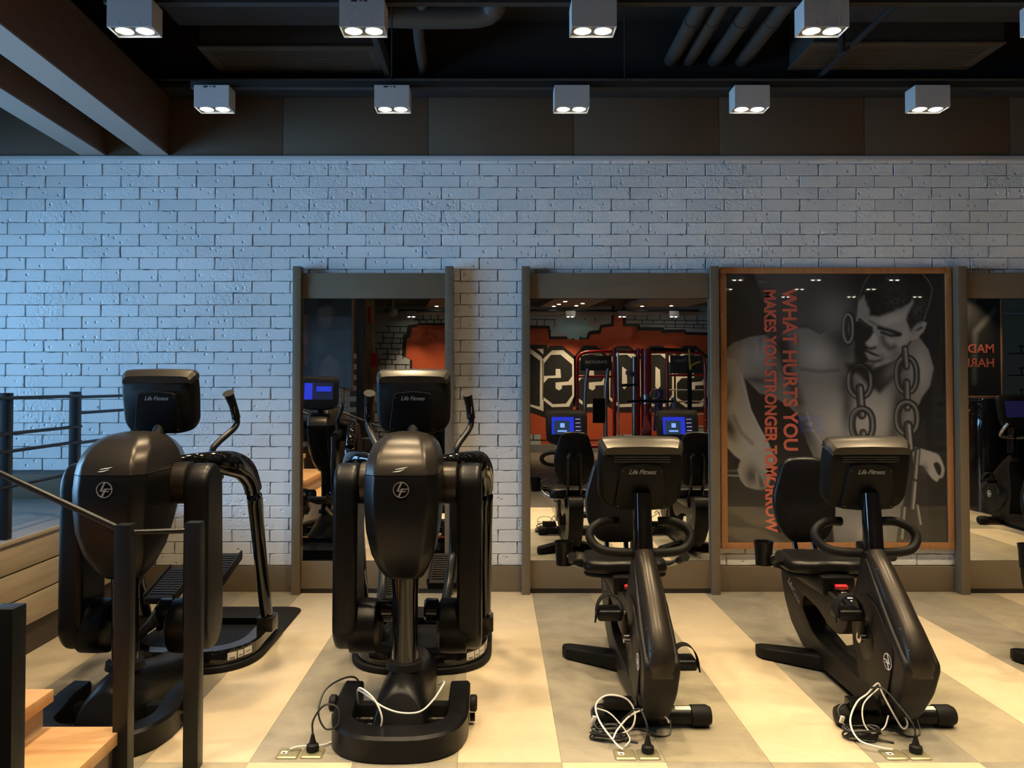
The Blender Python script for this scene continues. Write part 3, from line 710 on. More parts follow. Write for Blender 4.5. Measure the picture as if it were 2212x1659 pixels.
# ================================================================== CEILING: DOWNLIGHTS, DUCTS, PIPES
FX_Z = 3.085
def make_fixture():
    t = thing('box_downlight', (0, 0, FX_Z), 'white twin box downlight', 'light')
    w, d, h, th = 0.200, 0.116, 0.126, 0.004
    m = MB()
    m.box(-w / 2, -w / 2 + th, -d / 2, d / 2, FX_Z, FX_Z + h).box(w / 2 - th, w / 2, -d / 2, d / 2, FX_Z, FX_Z + h)
    m.box(-w / 2 + th, w / 2 - th, -d / 2, -d / 2 + th, FX_Z, FX_Z + h).box(-w / 2 + th, w / 2 - th, d / 2 - th, d / 2, FX_Z, FX_Z + h)
    m.box(-w / 2 + th, w / 2 - th, -d / 2 + th, d / 2 - th, FX_Z + h - th, FX_Z + h)
    m.build('housing', 'fixture_white', t, smooth=False)
    MB().box(-w / 2 + th, w / 2 - th, -d / 2 + th, d / 2 - th, FX_Z + 0.012, FX_Z + 0.020).build('recess_plate', 'fixture_lip', t, smooth=False)
    for sx in (-0.046, 0.046):
        r = MB().lathe([(0.040, 0.012), (0.040, 0.004), (0.030, 0.007), (0.030, 0.012)], (sx, 0, FX_Z), n=24).build('lens_ring', 'fixture_white', t)
        MB().lathe([(0.0005, -0.006), (0.010, -0.0055), (0.020, -0.002), (0.0270, 0.005), (0.0270, 0.0115), (0.0005, 0.0115)], (sx, 0, FX_Z), n=24).build('lens', 'lens', r)
        MB().cyl((sx, -d / 2 - 0.001, FX_Z + 0.020), (sx, -d / 2, FX_Z + 0.020), 0.0022, n=8).build('screw', 'fixture_mark', t)
    return t
spot_d = bpy.data.lights.new('downlight_beam', 'SPOT')
spot_d.energy = LAMP_W; spot_d.color = LAMP_COL; spot_d.spot_size = math.radians(84); spot_d.spot_blend = 0.9; spot_d.shadow_soft_size = 0.03
spot_m = spot_d.copy(); spot_m.energy = 42.0
spot_2 = spot_d.copy(); spot_2.energy = LAMP_W * 2
spot_m2 = spot_m.copy(); spot_m2.energy = spot_m.energy * 2
def add_beams(t, data):
    for sx in ((0.0,) if data in (spot_2, spot_m2) else (-0.046, 0.046)):
        o = bpy.data.objects.new('downlight_beam', data); COL.objects.link(o); o.parent = t; o.location = (sx, 0, -0.012)
        o['kind'] = 'helper'
fx0 = make_fixture(); reset()
FX = {}
ROWS = (4.66, 3.62, 2.58, 1.54)
row_txt = {0: 'far row near the brick wall', 1: 'front row along the top edge'}
names = ['leftmost', 'second from left', 'third from left', 'fourth from left', 'rightmost']
first = True
XS = [-1.625 + 1.032 * k for k in range(7)]
for r, yy in enumerate(ROWS):
    for k, xx in enumerate(XS):
        t = fx0 if first else copy_tree(fx0); first = False
        t.location = (xx, yy, FX_Z)
        seen = r < 2 and k < 5
        if seen: t['label'] = 'white twin box downlight, %s in the %s' % (names[k], row_txt[r])
        else: t['label'] = 'white twin box downlight outside the picture, lighting the gym floor'
        t['group'] = 'twin box downlights of the %s' % ('far row', 'front row', 'rows out of view', 'rows out of view')[r] if seen else 'twin box downlights out of view'
        FX[(r, k)] = t
for r2, yy in enumerate((-0.6, -1.8, -3.0)):      # rows behind the camera, over the right half of the hall
    for k, xx in enumerate((3.7, 4.9, 6.1, 7.3)):
        t = copy_tree(fx0); t.location = (xx + 0.2 * r2, yy, FX_Z); FX[(5 + r2, k)] = t
        t['label'] = 'white twin box downlight outside the picture, lighting the gym floor'; t['group'] = 'twin box downlights out of view'
for k, xx in enumerate((-1.82, 1.62, 2.74, 3.86)):     # row that washes the mural
    t = copy_tree(fx0); t.location = (xx, -5.82, 2.95)
    if k == 0: t['label'] = 'small box downlight reflected above the mural in the narrow mirror'
    else: t['label'] = 'small box downlight reflected above the mural, %s of three' % ('left', 'middle', 'right')[k - 1]
    t['group'] = 'box downlights washing the mural'; FX[(9, k)] = t
for key, t in FX.items(): add_beams(t, spot_m2 if key[0] >= 5 else spot_2 if key[0] >= 2 else spot_d)
OFF = Vector((0, 0, FX_Z))
for key in ((0, 0), (0, 1), (1, 1)):
    m = MB().box(-0.047, -0.022, -0.0592, -0.058, FX_Z + 0.112, FX_Z + 0.121).box(-0.010, 0.000, -0.0592, -0.058, FX_Z + 0.115, FX_Z + 0.119).box(0.010, 0.022, -0.0592, -0.058, FX_Z + 0.112, FX_Z + 0.121)
    m.build('rating_mark', 'fixture_mark', FX[key], smooth=False)
reset()

for r, yy in enumerate(ROWS):
    t = thing('lighting_rail', (3.0, yy, FX_Z + 0.126), 'black ceiling rail carrying the %s of box downlights' % ('far row', 'front row', 'third row, out of view,', 'fourth row, out of view,')[r], 'rail', 'lighting rails')
    MB().box(-1.76, 6.4, yy - 0.02, yy + 0.02, FX_Z + 0.1265, FX_Z + 0.165).build('channel', 'ceiling_black', t, smooth=False)
    for xx in (-0.60, 0.75, 4.45, 6.2): MB().cyl((xx, yy, FX_Z + 0.165), (xx, yy, ZC - 0.002), 0.004, n=6).build('hanger', 'ceiling_black', t)
    reset()
t = thing('lighting_rail', (1.0, -5.82, 3.076), 'black rail carrying the small downlights above the mural', 'rail')
MB().box(-2.4, 4.4, -5.84, -5.80, 3.0765, 3.11).build('channel', 'ceiling_black', t, smooth=False)
for xx in (-2.3, 0.5, 4.3): MB().cyl((xx, -5.82, 3.11), (xx, -5.82, 3.398), 0.004, n=6).build('hanger', 'ceiling_black', t)
reset()
def duct_unit(name, x0, x1, y0, y1, z0, label):
    t = thing(name, ((x0 + x1) / 2, (y0 + y1) / 2, z0), label, 'air conditioner')
    MB().box(x0, x1, y0, y1, z0 + 0.012, ZC).build('casing', 'duct_dark', t, bevel=0.004)
    b = 0.055
    m = MB().box(x0 - .01, x1 + .01, y0 - .01, y0 + b, z0, z0 + 0.014).box(x0 - .01, x1 + .01, y1 - b, y1 + .01, z0, z0 + 0.014).box(x0 - .01, x0 + b, y0 + b, y1 - b, z0, z0 + 0.014).box(x1 - b, x1 + .01, y0 + b, y1 - b, z0, z0 + 0.014)
    m.build('grille_frame', 'grille', t, bevel=0.002)
    n = 9
    for k in range(n):
        yy = y0 + b + (y1 - y0 - 2 * b) * (k + 0.5) / n
        MB().box(x0 + b, x1 - b, yy - 0.011, yy + 0.011, z0 + 0.001, z0 + 0.007).build('slat', 'grille', t, smooth=False)
    reset(); return t
duct_unit('air_duct_unit', -1.98, -0.80, 5.36, 5.80, 3.745, 'dark ceiling air unit with slatted grille above the narrow mirror')
duct_unit('air_duct_unit', 2.10, 3.36, 5.30, 5.74, 3.745, 'dark ceiling air unit with slatted grille above the chain poster')
t = thing('duct_box', (-1.4, 4.7, 3.85), 'long dark boxed duct behind the left ceiling lights', 'duct')
MB().box(-2.05, -0.80, 4.25, 5.20, 3.82, ZC - 0.01).build('casing', 'duct_dark', t, bevel=0.006)
MB().box(-2.05, -0.80, 4.20, 4.26, 3.79, 3.83).build('flange', 'duct_grey', t, smooth=False)
t = thing('duct_box', (2.8, 4.6, 3.85), 'long dark boxed duct behind the right ceiling lights', 'duct')
MB().box(2.05, 3.55, 4.15, 5.15, 3.82, ZC - 0.01).build('casing', 'duct_dark', t, bevel=0.006)
MB().box(2.05, 3.55, 4.10, 4.16, 3.79, 3.83).build('flange', 'duct_grey', t, smooth=False)
reset()
for k, (xx, rr, txt) in enumerate(((1.28, 0.050, 'leftmost'), (1.41, 0.048, 'second'), (1.60, 0.056, 'third'), (1.80, 0.056, 'rightmost'))):
    m = MB().tube([(xx, 2.0, 3.86), (xx, YB - 0.04, 3.86)], rr, 16)
    for yy in (2.6, 3.5, 4.4, 5.2): m.cyl((xx, yy, 3.86), (xx, yy + 0.05, 3.86), rr + 0.006, n=16)
    tag(m.build('round_duct', 'duct_grey'), 'dark round ceiling duct, %s of the four parallel ducts' % txt, 'duct', 'parallel round ducts')
tag(MB().tube([(-0.72, 5.0, 3.80), (-0.35, 5.02, 3.80), (-0.05, 5.02, 3.82), (0.0, 4.9, 3.90), (0.0, 4.8, 4.13)], 0.075, 18, sm=5).build('bent_duct', 'duct_grey'), 'fat bent duct elbow beside the left air unit', 'duct')
tag(MB().tube([(-0.44, 4.9, 3.84), (-0.50, 5.2, 3.80), (-0.52, YB - 0.05, 3.78)], 0.036, 14, sm=4).build('branch_pipe', 'duct_grey'), 'thin branch pipe running to the wall beside the left air unit', 'pipe')
tag(MB().box(-0.79, -0.75, 4.3, 5.85, 3.70, 3.82).build('hanger_channel', 'duct_dark', bevel=0.003), 'dark steel hanger channel right of the left air unit', 'bracket')
t = thing('ceiling_speaker', (-0.26, 4.35, 3.78), 'round dark ceiling speaker on a square plate', 'speaker')
MB().box(-0.46, -0.06, 4.15, 4.55, 3.765, ZC).build('plate', 'duct_grey', t, bevel=0.004)
MB().lathe([(0.001, -0.016), (0.15, -0.016), (0.16, -0.006), (0.16, 0.0)], (-0.26, 4.35, 3.765), n=32).build('speaker_grille', 'ceiling_black', t)
MB().lathe([(0.16, -0.020), (0.172, -0.020), (0.172, 0.0), (0.16, 0.0)], (-0.26, 4.35, 3.765), n=32).build('trim_ring', 'duct_grey', t)
reset()
t = thing('sprinkler_pipe', (2.30, 5.5, 3.6), 'black sprinkler pipe with drop in front of the right air unit', 'pipe')
MB().tube([(2.32, YB - 0.06, 3.70), (2.32, 2.5, 3.70)], 0.018, 10).build('run', 'ceiling_black', t)
MB().tube([(2.26, 5.24, 3.66), (2.26, 5.24, ZC - 0.01)], 0.024, 10).build('drop', 'ceiling_black', t)
reset()
tag(MB().tube([(3.85, YB - 0.06, 3.70), (3.85, 2.5, 3.70)], 0.03, 10).build('branch_pipe', 'duct_grey'), 'grey ceiling pipe at the upper right corner', 'pipe')

# ================================================================== SHARED EQUIPMENT PARTS
def lf_logo(parent, loc, xdir, ydir, r, mt='logo_silver', d=0.004):
    """round badge: ring with a slanted stroke pair"""
    X, Y = Vector(xdir).normalized(), Vector(ydir).normalized(); Z = X.cross(Y); c = Vector(loc)
    def P(u, v, t): return c + X * u * r + Y * v * r + Z * t
    m = MB(); n = 36
    prof = [(0.90, 0.0), (0.90, d), (1.0, d), (1.0, 0.0)]
    rings = [[P(q * math.cos(2 * PI * k / n), q * math.sin(2 * PI * k / n), t) for q, t in prof] for k in range(n)]
    m.loft([list(q) for q in rings], cap=False, closed=True)
    def poly(pts):
        k = len(pts); m.add([P(u, v, 0) for u, v in pts] + [P(u, v, d * 0.9) for u, v in pts],
                            [tuple(range(k))[::-1], tuple(range(k, 2 * k))] + [(i, (i + 1) % k, k + (i + 1) % k, k + i) for i in range(k)])
    poly([(-0.05, 0.92), (0.16, 0.92), (-0.27, -0.06), (0.02, -0.06), (-0.03, -0.20), (-0.58, -0.20)])
    poly([(0.02, 0.16), (0.90, 0.16), (0.83, 0.03), (0.24, 0.03), (0.16, -0.14), (0.62, -0.14), (0.56, -0.27), (0.10, -0.27), (-0.20, -0.93), (-0.40, -0.86)])
    return m.build('badge', mt, parent, smooth=False)

def console(t, cx, cy, cz, sc, tilt, text, blue=True):
    """console head. local u = x, v = up along the tilted panel, w = towards the rider (+y)"""
    ct, st = math.cos(tilt), math.sin(tilt)
    def P(u, v, w): u, v, w = u * sc, v * sc, w * sc; return (cx + u, cy + w * ct - v * st, cz + v * ct + w * st)
    out = round_poly([(-0.184, 0.156), (0.184, 0.156), (0.192, 0.06), (0.186, -0.105), (0.158, -0.150), (0.09, -0.166), (-0.09, -0.166), (-0.158, -0.150), (-0.186, -0.105), (-0.192, 0.06)], 0.045, 4)
    def ring(k, w, vo=0): return [P(u * k, v * k + vo, w) for u, v in out]
    body = MB().loft([ring(0.93, 0.052), ring(0.99, 0.046), ring(1.0, 0.02), ring(0.99, -0.010), ring(0.94, -0.028, -0.002), ring(0.89, -0.036, -0.003)]).build('console_body', 'console_back', t, angle=50)
    # bright top bezel wraps the upper edge
    top = [(-0.188, 0.120), (-0.186, 0.142), (-0.170, 0.158), (-0.14, 0.162), (0, 0.165), (0.14, 0.162), (0.170, 0.158), (0.186, 0.142), (0.188, 0.120)]
    def tr(w, dv, ku): return [P(u * ku, v + dv, w) for u, v in top] + [P(u * ku, v + dv - 0.034, w) for u, v in reversed(top)]
    def tr2(w, dv, ku): return [P(u * ku, v + dv, w) for u, v in top] + [P(u * ku * 0.96, 0.104, w) for u, v in reversed(top)]
    MB().loft([tr2(0.050, 0.0, 1.0), tr2(0.020, 0.003, 1.015), tr2(-0.008, -0.004, 1.0), tr2(-0.041, -0.024, 0.92)]).build('bezel', 'console_bezel', t, angle=28)
    MB().add([P(0.010 * math.cos(a) * 0.7, 0.136 + 0.010 * math.sin(a), -0.032) for a in np.linspace(0, 2 * PI, 14, endpoint=False)] + [P(0.010 * math.cos(a) * 0.7, 0.136 + 0.010 * math.sin(a), 0.0) for a in np.linspace(0, 2 * PI, 14, endpoint=False)],
             [tuple(range(14))] + [(i, 14 + i, 14 + (i + 1) % 14, (i + 1) % 14) for i in range(14)]).build('socket_hole', 'cable_black', body)
    # raised centre cover on the back
    cov = round_poly([(-0.098, 0.052), (0, 0.064), (0.098, 0.052), (0.125, -0.150), (0, -0.162), (-0.125, -0.150)], 0.018, 3)
    MB().loft([[P(u, v, -0.030) for u, v in cov], [P(u * 0.99, v * 0.99, -0.046) for u, v in cov], [P(u * 0.95, v * 0.95, -0.052) for u, v in cov]]).build('back_cover', 'console_back', t, angle=45)
    for k in range(3):
        v = 0.094 - 0.011 * k
        MB().add([P(-0.125, v, -0.0395), P(0.125, v, -0.0395), P(0.125, v - 0.005, -0.0395), P(-0.125, v - 0.005, -0.0395), P(-0.125, v, -0.03), P(0.125, v, -0.03), P(0.125, v - 0.005, -0.03), P(-0.125, v - 0.005, -0.03)],
                 [(0, 1, 2, 3), (7, 6, 5, 4), (0, 4, 5, 1), (1, 5, 6, 2), (2, 6, 7, 3), (3, 7, 4, 0)]).build('vent_slot', 'cable_black', t, smooth=False)
    for (u, v) in ((-0.088, 0.030), (0.088, 0.030), (-0.104, -0.135), (0.104, -0.135)):
        MB().add([P(u + 0.005 * math.cos(a), v + 0.005 * math.sin(a), q) for q in (-0.0530, -0.045) for a in np.linspace(0, 2 * PI, 10, endpoint=False)],
                 [tuple(range(10))] + [(i, 10 + i, 10 + (i + 1) % 10, (i + 1) % 10) for i in range(10)]).build('screw', 'cable_black', t)
    back_n = Vector(P(0, 0, -1)) - Vector(P(0, 0, 0)); up = Vector(P(0, 1, 0)) - Vector(P(0, 0, 0))
    text_obj('brand_print', text, 0.030 * sc, frame(P(0, 0.026, -0.0534), (1, 0, 0), up), 'print_grey', t, shear=0.35, ext=0.0004, spacing=0.92)
    # rider side: screen
    scr = MB().add([P(-0.140, 0.095, 0.053), P(0.140, 0.095, 0.053), P(0.140, -0.070, 0.053), P(-0.140, -0.070, 0.053), P(-0.140, 0.095, 0.047), P(0.140, 0.095, 0.047), P(0.140, -0.070, 0.047), P(-0.140, -0.070, 0.047)],
             [(0, 1, 2, 3), (7, 6, 5, 4), (0, 4, 5, 1), (1, 5, 6, 2), (2, 6, 7, 3), (3, 7, 4, 0)]).build('screen', 'screen_dark', t, smooth=False)
    def flat(u0, u1, v0, v1, w, mt, nm):
        MB().add([P(u0, v0, w), P(u1, v0, w), P(u1, v1, w), P(u0, v1, w), P(u0, v0, w - 0.0012), P(u1, v0, w - 0.0012), P(u1, v1, w - 0.0012), P(u0, v1, w - 0.0012)],
                 [(0, 1, 2, 3), (7, 6, 5, 4), (0, 4, 5, 1), (1, 5, 6, 2), (2, 6, 7, 3), (3, 7, 4, 0)]).build(nm, mt, scr, smooth=False)
    if blue == 1:
        flat(-0.138, 0.065, -0.068, 0.093, 0.0540, 'screen_blue', 'screen_field'); flat(-0.115, 0.025, -0.068, 0.060, 0.0550, 'screen_pane', 'screen_window')
        flat(-0.060, -0.020, -0.005, 0.035, 0.0560, 'screen_lit', 'screen_icon'); flat(-0.085, 0.000, -0.045, -0.030, 0.0560, 'screen_lit', 'screen_text')
        for k in range(4): flat(0.080, 0.125, 0.070 - k * 0.035, 0.075 - k * 0.035, 0.0540, 'print_white', 'screen_text')
    elif blue == 2:
        flat(-0.138, 0.138, -0.068, 0.093, 0.0540, 'screen_dark', 'screen_field'); flat(-0.02, 0.125, 0.010, 0.060, 0.0550, 'screen_blue', 'screen_window'); flat(-0.138, -0.06, -0.068, 0.093, 0.0552, 'screen_blue', 'screen_window')
    text_obj('brand_print', text, 0.030 * sc, frame(P(0, 0.122, 0.0515), (-1, 0, 0), up), 'print_white', t, shear=0.35, ext=0.0004, bold=0.0004)
    return body

# ================================================================== STEP TRAINER
def make_trainer():
    t = thing('step_trainer', (0, 4.2, 0), '', 'exercise machine', 'step trainers', off=(0, 4.2, 0))
    # ----- egg shaped drive housing
    prof = [(0.640, 3.66, .076, .070), (0.655, 3.66, .090, .095), (0.690, 3.68, .110, .145), (0.76, 3.70, .136, .215), (0.86, 3.725, .153, .275), (0.96, 3.755, .160, .315), (1.04, 3.775, .162, .335), (1.108, 3.79, .160, .338)]
    prof2 = [(1.111, 3.79, .160, .338), (1.15, 3.79, .157, .325), (1.19, 3.785, .150, .290), (1.225, 3.775, .138, .240), (1.252, 3.765, .118, .180), (1.270, 3.755, .090, .120), (1.280, 3.75, .050, .060)]
    MB().loft([chest_ring(z, y, a, b) for z, y, a, b in prof]).build('housing_lower', 'black_plastic', t, angle=40)
    MB().loft([chest_ring(z, y, a, b) for z, y, a, b in prof2]).build('housing_upper', 'charcoal_shell', t, angle=40)
    lf_logo(t, (0.006, 3.438, 1.052), (1, 0, 0), (0, 0.02, 1), 0.034)
    # small swoosh mark on the upper housing
    sw = MB()
    sw.tube([(-0.020, 3.452, 1.137), (0.004, 3.453, 1.140), (0.030, 3.4555, 1.146)], [0.0008, 0.0022, 0.0008], 8, sm=4).tube([(-0.030, 3.4500, 1.126), (-0.004, 3.4500, 1.129), (0.018, 3.452, 1.136)], [0.0008, 0.0020, 0.0008], 8, sm=4)
    sw.build('swoosh_mark', 'print_white', t)
    # ----- pedestal
    MB().lathe([(0.060, 0.245), (0.056, 0.36), (0.058, 0.55), (0.064, 0.66)], (0, 3.66, 0), n=32).build('pedestal_column', 'black_gloss', t, angle=60)
    MB().lathe([(0.060, 0.232), (0.084, 0.232), (0.080, 0.262), (0.060, 0.268)], (0, 3.66, 0), n=32).build('column_collar', 'black_matte', t)
    rings = []
    for y, w, h, sl in ((3.425, .106, .180, .085), (3.432, .112, .190, .085), (3.46, .118, .206, .075), (3.55, .122, .232, .02), (3.66, .122, .240, 0), (3.80, .118, .215, 0), (4.05, .110, .150, 0), (4.32, .105, .110, 0)):
        rings.append([(w * math.cos(a), y + sl * max(0, math.sin(a)) ** 0.8 - sl * 0.4, 0.012 + (h - 0.012) * max(0, math.sin(a)) ** 0.8) for a in np.linspace(0, PI, 24)])
    MB().loft(rings).build('base_nose', 'black_plastic', t, angle=50)
    # ----- U shaped front stabiliser
    path = [(-0.245, 3.76)] + [(-0.245, 3.62)] + [(0.245 * math.copysign(abs(math.cos(a)) ** 0.75, math.cos(a)), 3.52 - 0.232 * abs(math.sin(a)) ** 0.8) for a in np.linspace(PI, 2 * PI, 26)] + [(0.245, 3.62), (0.245, 3.76)]
    rings = []; m = len(path)
    for i, (x, y) in enumerate(path):
        a, b = path[max(i - 1, 0)], path[min(i + 1, m - 1)]
        d = Vector((b[0] - a[0], b[1] - a[1])).normalized(); nx, ny = -d.y, d.x
        hw = 0.045 + 0.019 * max(0.0, min(1.0, (3.42 - y) / 0.12)); e = max(0.0, (y - 3.50) / 0.26); ztop = 0.104 + 0.050 * min(1, e * 1.2)
        if i in (0, m - 1): ztop = 0.135
        cs = [(-hw, 0.004), (-hw, ztop - 0.012), (-hw + 0.012, ztop), (hw - 0.006, ztop - 0.004 + 0.002), (hw, ztop - 0.012), (hw, 0.004)]
        rings.append([(x + nx * u, y + ny * u, z) for u, z in cs])
    MB().loft(rings).build('front_stabiliser', 'black_plastic', t, angle=35)
    MB().box(-0.205, 0.205, 3.60, 3.66, 0.03, 0.085).build('cross_bar', 'black_matte', t, bevel=0.008)
    for s in (-1, 1):
        MB().lathe([(0.030, 0), (0.036, s * 0.006), (0.036, s * 0.026), (0.028, s * 0.032)], (s * 0.293, 3.60, 0.095), axis='x', n=20).build('transport_wheel', 'rubber', t)
        MB().lathe([(0.018, 0), (0.018, s * 0.022)], (s * 0.293, 3.61, 0.030), axis='x', n=14).build('foot_knob', 'rubber', t)
    # ----- rear platform
    def plan(w, yf, yr, e=3.0, n=30):
        pts = [(w * math.copysign(abs(math.cos(a)) ** (2 / e), math.cos(a)), 4.56 - (4.56 - yf) * abs(math.sin(a)) ** (2 / 2.4)) for a in np.linspace(PI, 2 * PI, n)]
        return pts + [(w, yr), (-w, yr)]
    MB().prism(plan(0.385, 4.195, 4.90), 'z', 0.0, 0.030).build('rubber_base', 'rubber', t, bevel=0.006)
    o, i2 = plan(0.362, 4.225, 4.86), plan(0.285, 4.31, 4.86)
    n = len(o); rr = [[(*o[k], 0.030), (*o[k], 0.098), (o[k][0] * 0.975, o[k][1] + 0.006, 0.108), (*i2[k], 0.108), (*i2[k], 0.066)] for k in range(n)]
    MB().loft(rr, cap=True).build('base_frame', 'black_gloss', t, angle=40)
    MB().prism(i2, 'z', 0.030, 0.068).build('deck', 'black_matte', t, bevel=0.003)
    MB().prism(rrect(0.76, 0.86, 0.10, 6, 0, 5.03), 'z', 0.0, 0.010).build('floor_mat', 'rubber', t, bevel=0.003)
    # rating labels wrapped on the front right of the rim
    acc = 0; segs = []
    for k in range(17, n - 3):
        segs.append((acc, o[k])); acc += (Vector(o[k + 1]) - Vector(o[k])).length
    def at(s):
        for (s0, p), (s1, q) in zip(segs, segs[1:]):
            if s0 <= s <= s1: f = (s - s0) / (s1 - s0 + 1e-9); return (p[0] + (q[0] - p[0]) * f, p[1] + (q[1] - p[1]) * f)
        return segs[-1][1]
    for (sa, sb, za, zb, ink) in ((0.115, 0.165, 0.050, 0.088, 1), (0.172, 0.208, 0.052, 0.088, 2), (0.214, 0.275, 0.053, 0.090, 0)):
        pts = [at(sa + (sb - sa) * j / 5) for j in range(6)]
        off = [(x * 1.004, y - 0.0016) for x, y in pts]
        lab = MB().loft([[(x, y, za), (x, y, zb), (px, py, zb), (px, py, za)] for (x, y), (px, py) in zip(off, pts)]).build('rating_label', 'label_white', t, smooth=False)
        ip = [(x * 1.006, y - 0.0022) for x, y in pts[1:5]]
        z0, z1 = (za + 0.004, za + 0.013) if ink == 1 else (za + 0.014, za + 0.018) if ink == 0 else (za + 0.008, za + 0.014)
        MB().loft([[(x, y, z0), (x, y, z1), (x, y + 0.0008, z1), (x, y + 0.0008, z0)] for (x, y) in ip]).build('label_print', 'label_ink', lab, smooth=False)
    # ----- console
    MB().tube([(0, 3.93, 1.17), (0, 3.99, 1.24), (0, 4.02, 1.30)], [0.05, 0.035, 0.03], 16, sm=3).build('console_neck', 'black_matte', t)
    console(t, 0.0, 4.02, 1.412, 0.965, math.radians(9), 'Life Fitness', 2)
    # ----- both sides
    for s in (-1, 1):
        MB().lathe([(0.094, s * 0.145), (0.098, s * 0.165), (0.098, s * 0.222), (0.090, s * 0.228)], (0, 3.83, 1.035), axis='x', n=32).build('shoulder_collar', 'charcoal_shell', t)
        pr = [(3.83 + 0.112 * math.cos(a), 1.010 + 0.118 * math.sin(a)) for a in np.linspace(0, PI, 15)] + [(3.715, 0.75)] + [(3.835 + 0.125 * math.cos(a), 0.395 + 0.135 * math.sin(a)) for a in np.linspace(PI, 2 * PI, 17)] + [(3.95, 0.75)]
        MB().prism(pr, 'x', s * 0.228, s * 0.342).build('arm_cover', 'black_plastic', t, bevel=0.030, seg=4, angle=45)
        MB().lathe([(0.095, s * 0.135), (0.122, s * 0.15), (0.126, s * 0.19), (0.124, s * 0.27)], (0, 3.84, 0.365), axis='x', n=32).build('crank_disc', 'black_plastic', t)
        MB().lathe([(0.045, s * 0.07), (0.055, s * 0.08), (0.055, s * 0.13), (0.045, s * 0.137)], (0, 3.86, 0.43), axis='x', n=22).build('crank_pivot', 'black_gloss', t)
        # glossy side frame
        MB().tube([(s * 0.10, 3.92, 1.115), (s * 0.22, 3.97, 1.118), (s * 0.315, 4.10, 1.10), (s * 0.345, 4.27, 1.045), (s * 0.352, 4.39, 0.93), (s * 0.352, 4.47, 0.72), (s * 0.350, 4.57, 0.45), (s * 0.346, 4.70, 0.13)],
                  [0.040, 0.050, 0.064, 0.066, 0.058, 0.050, 0.046, 0.044], 20, sm=5, flat=0.72, up=(0, -0.5, 1)).build('side_frame', 'black_gloss', t, angle=60)
        MB().box(s * 0.348 - 0.046, s * 0.348 + 0.046, 4.63, 4.76, 0.09, 0.17).build('frame_bracket', 'charcoal_shell', t, bevel=0.008)
        MB().tube([(s * 0.19, 4.10, 1.04), (s * 0.20, 4.19, 1.03), (s * 0.20, 4.27, 1.02)], [0.04, 0.045, 0.035], 16, sm=2).build('pivot_housing', 'black_plastic', t)
        # moving handle
        MB().tube([(s * 0.200, 4.18, 1.03), (s * 0.200, 4.18, 1.145), (s * 0.215, 4.21, 1.19), (s * 0.262, 4.31, 1.255), (s * 0.275, 4.345, 1.29), (s * 0.275, 4.335, 1.33)], 0.0165, 14, sm=5).build('handle_tube', 'rail_black', t)
        g = MB().tube([(s * 0.275, 4.337, 1.318), (s * 0.268, 4.305, 1.385), (s * 0.258, 4.27, 1.44), (s * 0.256, 4.262, 1.452)], [0.022, 0.0215, 0.025, 0.031], 16, sm=3).build('grip', 'rubber', t)
        MB().obox((s * 0.272, 4.302, 1.352), (0.016, 0.006, 0.062), Matrix.Rotation(math.radians(24), 3, 'X')).build('pulse_sensor', 'metal_sensor', g, bevel=0.002)
        # link and pedal
        zp = 0.47 if s > 0 else 0.39
        MB().tube([(s * 0.185, 4.28, 1.02), (s * 0.185, 4.29, 0.66), (s * 0.178, 4.24, 0.57), (s * 0.165, 4.10, 0.46), (s * 0.155, 3.88, 0.40)], 0.024, 14, sm=4).build('pedal_link', 'rail_black', t)
        MB().tube([(s * 0.165, 3.90, 0.36), (s * 0.150, 4.15, zp - 0.17), (s * 0.135, 4.42, zp - 0.055)], [0.035, 0.030, 0.026], 12, sm=3, flat=0.6).build('pedal_arm', 'black_plastic', t)
        R = Matrix.Rotation(math.radians(13), 3, 'X'); c = Vector((s * 0.125, 4.50, zp))
        ped = MB().obox(c, (0.165, 0.37, 0.040), R).build('pedal', 'rubber', t, bevel=0.012, seg=3)
        MB().obox(c + R @ Vector((-0.079, 0, 0.020)), (0.012, 0.36, 0.035), R).build('pedal_lip', 'rubber', ped, bevel=0.004)
        MB().obox(c + R @ Vector((0.079, 0, 0.020)), (0.012, 0.36, 0.035), R).build('pedal_lip', 'rubber', ped, bevel=0.004)
        for k in range(11):
            MB().obox(c + R @ Vector((0, -0.14 + 0.028 * k, 0.022)), (0.125, 0.013, 0.006), R).build('tread_rib', 'charcoal_shell', ped, smooth=False)
    return t
tr2 = make_trainer(); tr2.location = (-0.405, 4.2, 0)
tr2['label'] = 'black step trainer facing the camera in front of the narrow mirror'
tr1 = copy_tree(tr2); tr1.location = (-1.660, 4.2, 0)
tr1['label'] = 'black step trainer at the left, partly behind the stair railing posts'
reset()

